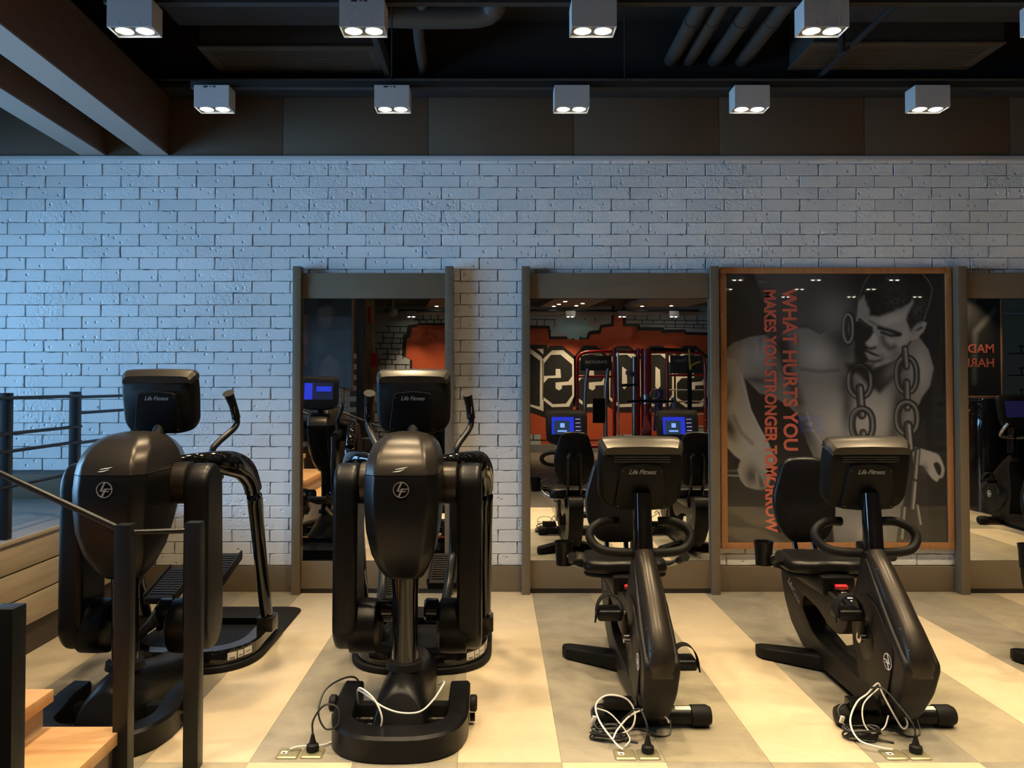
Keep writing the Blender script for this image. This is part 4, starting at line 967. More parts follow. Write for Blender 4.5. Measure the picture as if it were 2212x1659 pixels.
# ================================================================== RECUMBENT BIKE
def make_bike():
    t = thing('recumbent_bike', (0, 4.1, 0), '', 'exercise bike', 'recumbent bikes', off=(0, 4.1, 0))
    # C shaped frame
    fr = [(4.77, .540), (4.82, .47), (4.815, .37), (4.76, .25), (4.66, .145), (4.50, .065), (4.30, .030), (3.60, .030), (3.60, .135), (4.16, .142), (4.36, .185), (4.49, .275), (4.47, .345), (4.28, .325), (4.13, .272), (4.03, .262), (3.95, .295), (3.915, .355), (3.935, .400), (4.05, .425), (4.45, .50)]
    MB().prism(round_poly(fr, 0.03, 3), 'x', -0.062, 0.062).build('frame', 'bike_shell', t, bevel=0.016, seg=3, angle=50)
    MB().obox((0, 4.30, 0.458), (0.072, 0.80, 0.040), Matrix.Rotation(math.radians(8.6), 3, 'X')).build('seat_rail', 'black_gloss', t, bevel=0.006)
    R = Matrix.Rotation(math.radians(8.6), 3, 'X')
    for k in range(6):
        MB().obox(Vector((0, 4.30, 0.458)) + R @ Vector((0.006, -0.33 + 0.034 * k, 0.0205)), (0.026, 0.020 if k == 0 else 0.010, 0.0012), R).build('scale_mark', 'print_white', t, smooth=False)
    MB().obox((0, 4.125, 0.472), (0.062, 0.030, 0.020), R).build('release_lever', 'red_lever', t, bevel=0.006)
    MB().box(-0.085, 0.085, 4.15, 4.62, 0.42, 0.515).build('seat_carriage', 'black_plastic', t, bevel=0.02)
    text_obj('brand_print', 'LifeCycle', 0.052, frame((-0.0632, 4.61, 0.33), (0, -0.82, -0.42), (0, -0.42, 0.82)), 'print_grey', t, shear=0.2, ext=0.0004)
    # rear foot, swept back
    for s in (-1, 1):
        a = [(0, 4.20), (0, 4.34), (s * 0.27, 4.535), (s * 0.31, 4.53), (s * 0.318, 4.49), (s * 0.30, 4.44)]
        vs = []; zt = [0.088, 0.088, 0.062, 0.060, 0.060, 0.062]
        n = len(a)
        MB().add([(x, y, 0.006) for x, y in a] + [(x, y, z) for (x, y), z in zip(a, zt)], [tuple(range(n)), tuple(range(n, 2 * n))[::-1]] + [(i, (i + 1) % n, n + (i + 1) % n, n + i) for i in range(n)]).build('rear_foot', 'black_matte', t, bevel=0.010, seg=3)
    # front foot
    fb = MB().tube([(-0.25, 3.585, 0.047), (0.25, 3.585, 0.047)], 0.040, 20, flat=0.95).build('front_foot', 'black_plastic', t)
    for s in (-1, 1):
        MB().lathe([(0.036, s * 0.165), (0.045, s * 0.172), (0.046, s * 0.238), (0.036, s * 0.258), (0.01, s * 0.262)], (0, 3.585, 0.047), axis='x', n=22).build('foot_cap', 'rubber', fb)
    MB().obox((0.135, 3.572, 0.0835), (0.07, 0.022, 0.002), Matrix.Rotation(math.radians(18), 3, 'X')).build('rating_label', 'label_white', fb, smooth=False)
    # drive shroud
    sh = [(3.735, .700), (3.60, .575), (3.46, .452), (3.345, .350), (3.340, .320), (3.385, .205), (3.455, .105), (3.50, .060), (3.62, .052), (3.74, .060), (3.80, .150), (3.835, .28), (3.845, .40), (3.835, .50), (3.80, .62), (3.795, .70)]
    def wz(z): return float(np.interp(z, [0.05, 0.12, 0.25, 0.36, 0.50, 0.62, 0.72], [0.050, 0.062, 0.074, 0.076, 0.074, 0.062, 0.050]))
    m = MB().prism(round_poly(sh, 0.02, 2), 'x', -1, 1)
    m.v = [(x * wz(z), y, z) for x, y, z in m.v]
    m.build('drive_shroud', 'bike_shell', t, bevel=0.014, seg=3, angle=50)
    rid = []
    for (y, z, w, dd) in ((3.80, .742, .042, .030), (3.765, .712, .046, .050), (3.68, .640, .051, .062), (3.56, .530, .056, .068), (3.46, .437, .060, .066), (3.39, .372, .060, .056), (3.352, .330, .056, .034), (3.352, .290, .046, .010)):
        rid.append([(w * math.cos(a), y - 0.66 * dd * max(0, math.sin(a)) ** 0.8 + (0.03 if math.sin(a) < -0.01 else 0), z + 0.75 * dd * max(0, math.sin(a)) ** 0.8 * (1 if z > 0.35 else 0.5) - (0.03 if math.sin(a) < -0.01 else 0)) for a in np.linspace(0, 2 * PI, 32, endpoint=False)])
    MB().loft(rid).build('shroud_ridge', 'charcoal_shell', t, angle=70)
    for (y, z, w, dd) in ((3.68, .640, .051, .062), (3.46, .437, .060, .066), (3.39, .372, .060, .056)):
        for s in (-1, 1):
            p = Vector((s * w * 0.80, y - 0.66 * dd * 0.664, z + 0.75 * dd * 0.664)); nn = Vector((s * 0.70, -0.47, 0.53))
            MB().cyl(p - nn * 0.006, p + nn * 0.0012, 0.0055, n=10).build('screw', 'cable_black', t)
    pan = [(3.60, .53), (3.48, .42), (3.435, .36), (3.50, .16), (3.56, .125), (3.70, .20), (3.78, .32), (3.78, .44), (3.72, .55)]
    for s in (-1, 1):
        MB().prism(round_poly(pan, 0.03, 3), 'x', s * 0.0715, s * 0.0775).build('side_panel', 'bike_shell', t, bevel=0.001)
        MB().lathe([(0.085, s * 0.0755), (0.092, s * 0.077), (0.080, s * 0.081), (0.001, s * 0.081)], (0, 3.70, 0.345), axis='x', n=32).build('crank_vent', 'black_plastic', t)
        lf_logo(t, (s * 0.0776, 3.485, 0.315), (0, -s, 0), (0, 0, 1), 0.035, 'print_white', 0.0015)
        # cranks and pedals
        yp, zp = (3.655, 0.475) if s < 0 else (3.745, 0.225)
        MB().tube([(s * 0.090, 3.70, 0.350), (s * 0.100, (3.70 + yp) / 2, (0.35 + zp) / 2), (s * 0.108, yp, zp)], [0.020, 0.016, 0.014], 12, flat=0.6).build('crank_arm', 'charcoal_shell', t)
        MB().cyl((s * 0.079, 3.70, 0.350), (s * 0.104, 3.70, 0.350), 0.024, n=16).build('crank_boss', 'chrome', t)
        pd = MB().box(s * 0.122, s * 0.232, yp - 0.055, yp + 0.055, zp - 0.026, zp + 0.024).build('pedal', 'black_plastic', t, bevel=0.017, seg=4)
        MB().cyl((s * 0.104, yp, zp), (s * 0.124, yp, zp), 0.009, n=12).build('axle', 'chrome', pd)
        arc = [(s * (0.177 + 0.062 * math.cos(a)), yp - 0.03 + 0.02 * math.sin(a), zp + 0.005 + 0.082 * math.sin(a)) for a in np.linspace(-0.05, PI + 0.05, 18)]
        MB().loft([[(x, y - 0.026, z), (x, y + 0.026, z), (x + (0.177 * s - x) * 0.05, y + 0.026, z - 0.003), (x + (0.177 * s - x) * 0.05, y - 0.026, z - 0.003)] for x, y, z in arc]).build('strap', 'rubber', pd, angle=50)
        MB().tube([(s * 0.236, yp - 0.035, zp + 0.006), (s * 0.243, yp - 0.045, zp - 0.032)], [0.006, 0.004], 8).build('strap_tail', 'rubber', pd)
    # mast, console, handlebar
    MB().tube([(0, 3.765, 0.64), (0, 3.775, 0.80), (0, 3.80, 0.99)], [0.048, 0.044, 0.042], 24, sm=3, flat=1.0).build('mast', 'black_gloss', t, angle=60)
    MB().lathe([(0.054, 0.69), (0.056, 0.70), (0.055, 0.725), (0.050, 0.73)], (0, 3.772, 0), n=28).build('mast_collar', 'black_plastic', t)
    console(t, 0.0, 3.845, 1.075, 1.045, math.radians(13), 'Life Fitness', 1)
    hb = [(-0.095, 3.90, 0.842), (-0.165, 3.89, 0.842), (-0.222, 3.87, 0.815), (-0.238, 3.845, 0.775), (-0.205, 3.815, 0.733), (-0.14, 3.795, 0.717), (0, 3.785, 0.715), (0.14, 3.795, 0.717), (0.205, 3.815, 0.733), (0.238, 3.845, 0.775), (0.222, 3.87, 0.815), (0.165, 3.89, 0.842), (0.095, 3.90, 0.842)]
    MB().tube(hb, 0.0215, 16, sm=4).build('handlebar', 'rubber', t)
    MB().box(-0.050, 0.050, 3.775, 3.85, 0.70, 0.76).build('handlebar_clamp', 'black_plastic', t, bevel=0.012)
    # seat and backrest
    so = round_poly([(-0.225, 4.25), (-0.10, 4.20), (0, 4.225), (0.10, 4.20), (0.225, 4.25), (0.205, 4.56), (-0.205, 4.56)], 0.07, 5)
    MB().loft([[(x * k, 4.40 + (y - 4.40) * k, z) for x, y in so] for k, z in ((0.93, .512), (0.99, .518), (1.0, .535), (0.99, .558), (0.94, .574), (0.80, .580), (0.4, .572))]).build('seat', 'vinyl', t, angle=60)
    MB().prism([(x * 0.97, 4.40 + (y - 4.40) * 0.97) for x, y in so], 'z', 0.494, 0.512).build('seat_pan', 'black_matte', t, bevel=0.006)
    bo = round_poly([(-0.115, 1.078), (0, 1.088), (0.115, 1.078), (0.178, 0.86), (0.168, 0.73), (0.110, 0.612), (-0.110, 0.612), (-0.168, 0.73), (-0.178, 0.86)], 0.05, 4)
    def by(z): return 4.56 + 0.10 * (z - 0.6) + 0.030 * math.cos((z - 0.85) * 5)
    MB().loft([[(x * k, by(z) - d, 0.85 + (z - 0.85) * k) for x, z in bo] for k, d in ((0.97, -0.028), (1.0, -0.018), (1.0, 0.004), (0.975, 0.018), (0.92, 0.024), (0.5, 0.014))]).build('backrest', 'vinyl', t, angle=60)
    MB().loft([[(x * k, by(z) - d, 0.85 + (z - 0.85) * k) for x, z in bo] for k, d in ((0.90, -0.036), (0.96, -0.0285))]).build('backrest_shell', 'black_plastic', t, angle=50)
    for s in (-1, 1):
        MB().tube([(s * 0.055, 4.52, 0.49), (s * 0.055, 4.585, 0.55), (s * 0.055, 4.632, 0.66), (s * 0.055, 4.655, 0.86), (s * 0.03, 4.66, 0.90)], 0.014, 10, sm=3).build('back_support', 'black_gloss', t)
        MB().tube([(s * 0.06, 4.50, 0.49), (s * 0.20, 4.48, 0.500), (s * 0.262, 4.40, 0.53), (s * 0.285, 4.28, 0.575), (s * 0.29, 4.20, 0.605)], 0.0135, 12, sm=4).build('seat_handle', 'steel', t)
        g = MB().tube([(s * 0.284, 4.30, 0.568), (s * 0.289, 4.22, 0.598), (s * 0.290, 4.185, 0.612)], [0.019, 0.020, 0.024], 14).build('seat_grip', 'rubber', t)
        MB().obox((s * 0.300, 4.25, 0.603), (0.022, 0.040, 0.006), Matrix.Rotation(math.radians(-22), 3, 'X')).build('pulse_sensor', 'metal_sensor', g, bevel=0.002)
    cup = MB().lathe([(0.042, 0.535), (0.047, 0.63), (0.052, 0.660), (0.047, 0.660), (0.042, 0.63), (0.039, 0.542), (0.001, 0.542)], (-0.318, 4.35, 0), n=26).build('cup_holder', 'black_plastic', t)
    MB().box(-0.285, -0.19, 4.33, 4.38, 0.535, 0.560).build('cup_bracket', 'black_plastic', cup, bevel=0.006)
    return t
bk1 = make_bike(); bk1.location = (0.685, 4.1, 0)
bk1['label'] = 'black recumbent exercise bike in front of the wide mirror'
bk2 = copy_tree(bk1); bk2.location = (1.752, 4.1, 0); bk2['label'] = 'black recumbent exercise bike in front of the chain poster'
bk3 = copy_tree(bk1); bk3.location = (3.115, 4.02, 0); bk3['label'] = 'recumbent bike at the right edge showing only the tip of its foot'
reset()

# ---------------- cables, adaptors and floor sockets
def socket(x, y, kind, label):
    t = thing('floor_socket', (x, y, 0), label, 'socket', 'floor sockets')
    vs = rrect(0.088, 0.088, 0.008, 2, x, y)
    rings = [[(u, v, 0.0005) for u, v in vs], [(u, v, 0.004) for u, v in vs], [(x + (u - x) * .86, y + (v - y) * .86, 0.0085) for u, v in vs]]
    MB().loft(rings).build('plate', 'socket_plate', t, angle=30)
    if kind == 'data':
        MB().box(x - 0.028, x - 0.004, y - 0.018, y + 0.006, 0.0085, 0.0105).build('port', 'label_white', t, smooth=False)
        MB().box(x - 0.022, x - 0.010, y - 0.014, y - 0.006, 0.0105, 0.0112).build('port_slot', 'cable_black', t, smooth=False)
    else:
        MB().lathe([(0.026, 0.0085), (0.026, 0.0105), (0.001, 0.0105)], (x, y, 0), n=20).build('power_face', 'socket_plate', t)
    reset(); return t
def plug_cord(x, y, pts, label):
    t = thing('plug_lead', (x, y, 0), label, 'cord')
    MB().lathe([(0.024, 0.012), (0.026, 0.022), (0.024, 0.036), (0.015, 0.042), (0.010, 0.060), (0.006, 0.078)], (x, y, 0), n=20).build('plug', 'rubber', t)
    MB().tube([(x, y, 0.074)] + pts, 0.0040, 8, sm=6).build('cord', 'cable_black', t)
    reset()
def wcable(pts, label, r=0.0038):
    tag(MB().tube(pts, r, 8, sm=8).build('data_cable', 'cable_white'), label, 'cable', 'white data cables')
# trainer in the middle
socket(-0.838, 3.315, 'data', 'left of the two floor sockets beside the middle trainer ring')
socket(-0.740, 3.318, 'power', 'floor socket holding a plug beside the middle trainer ring')
plug_cord(-0.742, 3.322, [(-0.742, 3.33, 0.13), (-0.70, 3.345, 0.185), (-0.645, 3.345, 0.175), (-0.640, 3.33, 0.115), (-0.69, 3.33, 0.095), (-0.725, 3.35, 0.15), (-0.715, 3.42, 0.215), (-0.66, 3.50, 0.235), (-0.61, 3.57, 0.215), (-0.585, 3.60, 0.14)], 'black power cord looping over the middle trainer ring to its plug')
wcable([(-0.835, 3.325, 0.016), (-0.80, 3.335, 0.022), (-0.73, 3.365, 0.012), (-0.690, 3.40, 0.008), (-0.665, 3.45, 0.006)], 'short white cable lying between the socket and the middle trainer')
wcable([(-0.600, 3.58, 0.10), (-0.590, 3.50, 0.185), (-0.560, 3.42, 0.225), (-0.500, 3.37, 0.200), (-0.465, 3.345, 0.140), (-0.472, 3.345, 0.085), (-0.500, 3.355, 0.020)], 'white cable hanging down inside the middle trainer ring')
wcable([(-0.580, 3.46, 0.205), (-0.535, 3.40, 0.205), (-0.465, 3.365, 0.172), (-0.39, 3.352, 0.152), (-0.31, 3.355, 0.155), (-0.258, 3.385, 0.190), (-0.225, 3.45, 0.222), (-0.222, 3.54, 0.210), (-0.250, 3.62, 0.170)], 'white cable sagging across the nose of the middle trainer')
# the two bikes
for (bx, which, wht) in ((0.685, 'left bike', 0), (1.752, 'right bike', 1)):
    sx = bx - 0.162 if wht == 0 else bx - 0.145
    sy = 3.305
    socket(sx, sy, 'data', 'floor socket with white cable in front of the %s' % which)
    socket(sx + 0.094, sy, 'power', 'floor socket holding a black plug in front of the %s' % which)
    t = thing('power_adaptor', (bx - 0.135, 3.56, 0), 'black power adaptor brick on the front foot of the %s' % which, 'power adaptor', 'bike power adaptors')
    MB().box(bx - 0.215, bx - 0.085, 3.53, 3.60, 0.089, 0.128).build('case', 'black_plastic', t, bevel=0.004)
    MB().tube([(bx - 0.215, 3.56, 0.108), (bx - 0.243, 3.555, 0.105), (bx - 0.268, 3.54, 0.085), (bx - 0.262, 3.51, 0.05)], 0.005, 8, sm=4).build('lead', 'cable_black', t)
    MB().obox((bx - 0.262, 3.513, 0.058), (0.016, 0.012, 0.030), Matrix.Rotation(0.3, 3, 'Y')).build('lead_tag', 'label_white', t, bevel=0.002)
    reset()
    coil = MB()
    r = random.Random(3 + wht)
    for k in range(7):
        cx0, cy0 = bx - 0.205 + r.uniform(-.012, .012), 3.455 + r.uniform(-.01, .01); ra, rb = 0.062 + r.uniform(-.012, .012), 0.030 + r.uniform(-.006, .006); th = r.uniform(-.25, .1)
        lo = []
        for j in range(14):
            a = 2 * PI * j / 14; u, v = ra * math.cos(a), rb * math.sin(a)
            lo.append((cx0 + u * math.cos(th) - v * math.sin(th), cy0 + u * math.sin(th) + v * math.cos(th), 0.006 + 0.007 * k + 0.004 * math.sin(3 * a + k)))
        coil.tube(lo, 0.0042, 7, sm=3, closed=True)
    coil.tube([(bx - 0.15, 3.47, 0.03), (bx - 0.06, 3.50, 0.02), (bx + 0.00, 3.47, 0.006), (bx + 0.06, 3.49, 0.006), (bx + 0.07, 3.53, 0.05)], 0.0035, 7, sm=5)
    coil.tube([(bx - 0.262, 3.50, 0.045), (bx - 0.24, 3.46, 0.03), (bx - 0.15, 3.43, 0.012), (bx - 0.09, 3.41, 0.006)], 0.0042, 7, sm=5)
    tag(coil.build('cord_coil', 'cable_black'), 'coiled black cord on the floor before the %s' % which, 'cord', 'coiled cords')
    px = sx + 0.094
    if wht == 0:
        plug_cord(px, sy + 0.004, [(px - 0.002, sy + 0.02, 0.12), (px - 0.022, sy + 0.08, 0.155), (px - 0.065, sy + 0.14, 0.10), (px - 0.10, sy + 0.17, 0.04)], 'black cord with round plug in front of the left bike')
        wcable([(sx - 0.005, sy + 0.012, 0.018), (sx - 0.03, sy + 0.04, 0.03), (sx - 0.085, sy + 0.12, 0.085), (sx - 0.095, sy + 0.17, 0.135), (sx - 0.045, sy + 0.19, 0.168), (sx + 0.035, sy + 0.19, 0.155), (sx + 0.070, sy + 0.17, 0.105), (sx + 0.050, sy + 0.13, 0.055), (sx - 0.02, sy + 0.11, 0.030)], 'white cable rising in a loop from the left bike socket')
        wcable([(sx - 0.04, sy + 0.05, 0.045), (sx - 0.015, sy + 0.08, 0.072), (sx + 0.05, sy + 0.13, 0.110), (sx + 0.14, sy + 0.17, 0.120), (sx + 0.20, sy + 0.17, 0.085), (sx + 0.215, sy + 0.17, 0.06)], 'white cable arching to the lower shroud of the left bike')
        wcable([(sx - 0.10, sy + 0.18, 0.12), (sx - 0.03, sy + 0.17, 0.095), (sx + 0.035, sy + 0.10, 0.03), (sx + 0.01, sy + 0.06, 0.008)], 'white cable drooping onto the coil before the left bike', 0.0031)
    else:
        plug_cord(px, sy + 0.004, [(px - 0.004, sy + 0.02, 0.12), (px - 0.03, sy + 0.08, 0.17), (px - 0.065, sy + 0.14, 0.215), (px - 0.10, sy + 0.19, 0.20)], 'black cord with round plug in front of the right bike')
        wcable([(sx + 0.005, sy + 0.012, 0.018), (sx - 0.04, sy + 0.02, 0.022), (sx - 0.11, sy + 0.06, 0.035), (sx - 0.120, sy + 0.12, 0.085), (sx - 0.07, sy + 0.17, 0.145), (sx - 0.015, sy + 0.19, 0.175), (sx + 0.035, sy + 0.20, 0.215), (sx + 0.05, sy + 0.19, 0.175), (sx + 0.085, sy + 0.16, 0.095), (sx + 0.115, sy + 0.15, 0.045), (sx + 0.14, sy + 0.16, 0.06), (sx + 0.135, sy + 0.19, 0.10)], 'white cable rising in a peak from the right bike socket')
        wcable([(sx + 0.035, sy + 0.19, 0.200), (sx - 0.04, sy + 0.17, 0.140), (sx - 0.055, sy + 0.14, 0.075), (sx - 0.03, sy + 0.12, 0.040), (sx + 0.03, sy + 0.14, 0.050), (sx + 0.06, sy + 0.16, 0.095)], 'white cable loop hanging on the shroud of the right bike', 0.0031)

# ================================================================== THE FAR SIDE OF THE GYM (seen in the mirrors)
MS = 0.01026
def mp(px, py): return (1070 * 0 + (px - 1070) * MS, 1.5 - (py - 829) * MS)
wall_front = struct('wall_front', MB().box(XL - 0.2, XR + 0.2, YF - 0.3, YF, 0, ZC), 'wall_beige', smooth=False)
struct('baseboard_front', MB().box(-2.9, XR, YF + 0.001, YF + 0.03, 0, 0.16), 'platform_grey', smooth=False)
mur = thing('wall_mural', (1.5, YF, 0.2), 'graffiti style mural with orange-red field, cartoon stones and huge black-and-white letters', 'mural', off=(1.5, YF, 0.2))
def flatpoly(nm, pts, mt, lay, parent=mur, raw=False):
    q = pts if raw else [mp(*p) for p in pts]
    y = YF + 0.0012 * lay
    return MB().prism(q, 'y', y, y + 0.0011).build(nm, mt, parent, smooth=False)
flatpoly('red_field', [(-2.0, 0.17), (6.6, 0.17), (6.6, 3.1), (-2.0, 3.1)], 'mural_red', 1, raw=True)
flatpoly('stone_field', [(790, 660), (905, 660), (905, 702), (888, 706), (886, 728), (878, 732), (876, 770), (890, 778), (890, 800), (880, 830), (875, 956), (790, 956)], 'mural_black', 2)
flatpoly('stone_field', [(790, 660), (905, 660), (905, 698), (880, 702), (877, 720), (870, 725), (868, 768), (885, 776), (885, 800), (872, 830), (868, 952), (790, 952)], 'mural_stone', 3)
flatpoly('stone_field', [(905, 660), (965, 660), (965, 702), (900, 702)], 'mural_black', 2); flatpoly('stone_field', [(903, 660), (965, 660), (965, 697), (903, 697)], 'mural_stone', 3)
def strokes(nm, segs, w, lay=4):
    m = MB()
    for a, b in segs:
        (x0, z0), (x1, z1) = mp(*a), mp(*b); d = Vector((x1 - x0, z1 - z0)).normalized(); n = Vector((-d.y, d.x)) * w * MS / 2
        y = YF + 0.0012 * lay
        q = [(x0 + n.x, z0 + n.y), (x1 + n.x, z1 + n.y), (x1 - n.x, z1 - n.y), (x0 - n.x, z0 - n.y)]
        m.prism(q, 'y', y, y + 0.0011)
    return m.build(nm, 'mural_black', mur, smooth=False)
seg = []
rows = [(704, 832, 905), (717, 812, 880), (729, 822, 878), (740, 805, 878), (752, 805, 878), (764, 826, 876), (775, 814, 856), (786, 818, 884), (800, 812, 870), (815, 812, 868), (832, 806, 866), (850, 806, 866), (870, 806, 866), (890, 806, 866), (912, 806, 866), (932, 806, 866)]
for k, (yy, xa, xb) in enumerate(rows):
    seg.append(((xa, yy), (xb, yy + 1.5)))
    nxt = rows[k + 1][0] if k + 1 < len(rows) else yy + 12
    for j in range(3):
        xx = xa + (xb - xa) * (j + 0.3 + 0.35 * (k % 2)) / 3
        seg.append(((xx, yy), (xx + 0.5, nxt)))
for k, yy in enumerate((676, 688)):
    seg.append(((892, yy + 2), (960, yy + 2)))
    for j in range(4): seg.append(((898 + 16 * j + 7 * k, yy + 2), (898 + 16 * j + 7 * k, yy + 13)))
strokes('stone_lines', seg, 2.0)
flatpoly('stone_edge', [(1140, 660), (1328, 660), (1326, 704), (1302, 706), (1298, 720), (1276, 722), (1272, 732), (1186, 732), (1184, 709), (1140, 709)], 'mural_black', 2)
flatpoly('stone_patch', [(1140, 660), (1322, 660), (1321, 698), (1297, 701), (1294, 712), (1271, 715), (1268, 726), (1190, 726), (1188, 703), (1140, 702)], 'mural_stone', 3)
flatpoly('stone_edge', [(1346, 660), (1540, 660), (1540, 724), (1482, 722), (1478, 717), (1430, 718), (1428, 714), (1378, 713), (1376, 704), (1346, 705)], 'mural_black', 2)
flatpoly('stone_patch', [(1352, 660), (1540, 660), (1540, 718), (1484, 716), (1481, 711), (1436, 711), (1434, 706), (1384, 706), (1382, 698), (1352, 698)], 'mural_stone', 3)
seg = [((1352, 690), (1530, 692)), ((1384, 699), (1530, 701)), ((1436, 706), (1530, 708)), ((1140, 689), (1200, 690)), ((1188, 714), (1230, 715))]
for k in range(7): seg.append(((1372 + 27 * k, 678), (1372 + 27 * k, 690))); seg.append(((1388 + 24 * k, 691), (1387 + 24 * k, 700)))
for k in range(5): seg.append(((1440 + 20 * k, 700), (1440 + 20 * k, 708)))
for xx in (1160, 1176, 1198): seg.append(((xx, 688), (xx, 703)))
for xx in (1222, 1244, 1264, 1286): seg.append(((xx, 686), (xx, 693)))
strokes('stone_lines', seg, 1.6)
bl = []
for k in range(44):
    a = 2 * PI * k / 44; r = 1 + 0.16 * math.sin(5 * a) + 0.10 * math.sin(9 * a + 1)
    bl.append((1238 + 38 * r * math.cos(a), 707 + 19 * r * math.sin(a)))
flatpoly('paint_splash', bl, 'mural_blue', 5)
for (cx0, cy0) in ((1232, 727), (1246, 728), (1262, 725)): flatpoly('paint_splash', [(cx0 + 7 * math.cos(a), cy0 + 5 * math.sin(a)) for a in np.linspace(0, 2 * PI, 14, endpoint=False)], 'mural_blue', 6)
# letters, as they read in the mirror
def G(pts, x0, w=1.0): return [(x0 + (x - 300) * 0.1085 * w, 740 + y * 0.1085) for x, y in pts]
OUT = [(450, 62), (700, 58), (915, 235), (975, 300), (990, 1090), (880, 1370), (470, 1375), (250, 1240), (240, 300)]
WHT = [(490, 150), (710, 145), (925, 325), (930, 1060), (830, 1272), (490, 1282), (300, 1130), (300, 330)]
BLK = [(470, 240), (660, 235), (890, 430), (890, 1040), (770, 1205), (510, 1220), (320, 1080), (330, 410)]
CUT1 = [(322, 660), (560, 652), (565, 520), (655, 520), (670, 697), (415, 705), (318, 810)]
CUT2 = [(895, 655), (815, 770), (560, 790), (560, 910), (630, 950), (685, 910), (685, 850), (895, 840)]
HOLE = [(560, 470), (650, 540), (660, 860), (600, 930), (555, 870)]
for x0, kind in ((1172, 'S'), (1244, 'S'), (1316, 'O'), (1388, 'O'), (1460, 'S')):
    g = flatpoly('letter', G(OUT, x0), 'mural_black', 6)
    flatpoly('letter_outline', G(WHT, x0), 'mural_white', 7, g); flatpoly('letter_fill', G(BLK, x0), 'mural_black', 8, g)
    for c in ((CUT1, CUT2) if kind == 'S' else (HOLE,)): flatpoly('letter_gap', G(c, x0), 'mural_white', 9, g)
g = flatpoly('letter', [(1120, 744), (1182, 744), (1182, 902), (1120, 880)], 'mural_black', 5)
flatpoly('letter_outline', [(1120, 745), (1147, 753), (1170, 770), (1174, 780), (1174, 888), (1120, 868)], 'mural_white', 7, g)
flatpoly('letter_fill', [(1120, 750), (1147, 764), (1167, 779), (1166, 878), (1120, 866)], 'mural_black', 8, g)
flatpoly('letter_gap', [(1160, 753), (1174, 753), (1174, 765)], 'mural_white', 9, g)
seg = [((1140, 950), (1530, 950)), ((1140, 962), (1530, 962))]
flatpoly('stone_patch', [(1140, 938), (1168, 938), (1168, 975), (1140, 975)], 'mural_stone', 3); flatpoly('stone_patch', [(1330, 938), (1400, 938), (1400, 975), (1330, 975)], 'mural_stone', 3); flatpoly('stone_patch', [(1480, 925), (1540, 925), (1540, 975), (1480, 975)], 'mural_stone', 3)
strokes('stone_lines', seg + [((1152, 938), (1152, 950)), ((1345, 938), (1345, 950)), ((1372, 950), (1372, 962)), ((1500, 925), (1500, 950))], 2.2)
reset()

# lining and soffits above the mural
struct('ceiling_soffit', MB().box(-3.0, XR, YF, -3.0, 3.40, 3.50), 'fascia', smooth=False)
struct('trim_6', MB().box(-2.9, XR, YF + 0.001, YF + 0.10, 3.03, 3.09), 'soffit_beige', smooth=False)
SOFF = ((-1.35, -0.75, 'narrow beige ceiling raft over the orange mural, seen in the narrow mirror'), (1.10, 2.15, 'beige ceiling raft with five small lights, left in the wide mirror'), (2.95, 4.30, 'beige ceiling raft with slots, right in the wide mirror'))
for (xa, xb, lab) in SOFF:
    t = thing('ceiling_raft', ((xa + xb) / 2, -4.6, 3.16), lab, 'ceiling panel', 'rafts over the mural')
    w = (xb - xa) / 2 - 0.03
    vs = [[(x + sh, y, z) for x, z in ((xa, 3.17), (xb, 3.17), (xb, 3.24), (xa, 3.24))] for y, sh in ((-5.9, -0.15), (-2.9, 0.25))]
    MB().loft(vs).build('panel', 'soffit_beige', t, smooth=False)
    for j, (fx, yy) in enumerate(((0.15, -5.7), (0.60, -5.6), (0.22, -5.25), (0.68, -5.1), (0.30, -4.7))):
        if xb - xa < 0.8 and j > 1: continue
        if xa > 2.9 and j > 1: continue
        cx0 = xa + fx * (xb - xa)
        MB().lathe([(0.001, -0.002), (0.030, -0.002), (0.036, 0.004), (0.036, 0.006)], (cx0, yy, 3.166), n=16).build('recessed_lamp', 'lens', t)
        o = bpy.data.objects.new('raft_beam', spot_d); COL.objects.link(o); o.parent = t; o.location = (cx0 - OFF.x, yy - OFF.y, 3.155 - OFF.z); o['kind'] = 'helper'
    reset()

# ---------------- red training rack
RY = -4.82; RS = 16.5 / 1750
def rp(px, py): return ((px - 1070) * RS, 1.5 - (py - 829) * RS)
rk = thing('training_rack', (3.0, RY, 0), 'tall red multi-station training rack before the mural, seen in the wide mirror', 'training rack', off=(3.0, RY, 0))
def rtube(pts, r, nm, mt='rack_red', sm=0, dy=0.0, parent=rk, n=12): return MB().tube([(rp(a, b)[0], RY + dy, rp(a, b)[1]) for a, b in pts], r, n, sm=sm).build(nm, mt, parent)
zf = 829 + 1.5 / RS - 1
rtube([(1247, zf), (1247, 860), (1247, 785), (1252, 768), (1265, 761), (1300, 759), (1385, 760), (1450, 760), (1505, 762), (1518, 769), (1523, 790), (1523, 860), (1523, zf)], 0.034, 'outer_frame', sm=4)
rtube([(1327, zf), (1327, 750)], 0.040, 'upright'); rtube([(1441, zf), (1441, 762)], 0.036, 'upright'); rtube([(1378, zf), (1378, 752)], 0.045, 'upright')
rtube([(1396, zf), (1396, 752)], 0.105, 'tower', n=24); rtube([(1396, 852), (1396, 872)], 0.108, 'tower_band', 'steel', n=24)
rtube([(1247, 813), (1327, 813)], 0.026, 'cross_bar'); rtube([(1441, 810), (1523, 810)], 0.026, 'cross_bar'); rtube([(1247, 964), (1327, 964)], 0.035, 'cross_bar'); rtube([(1441, 964), (1523, 964)], 0.035, 'cross_bar')
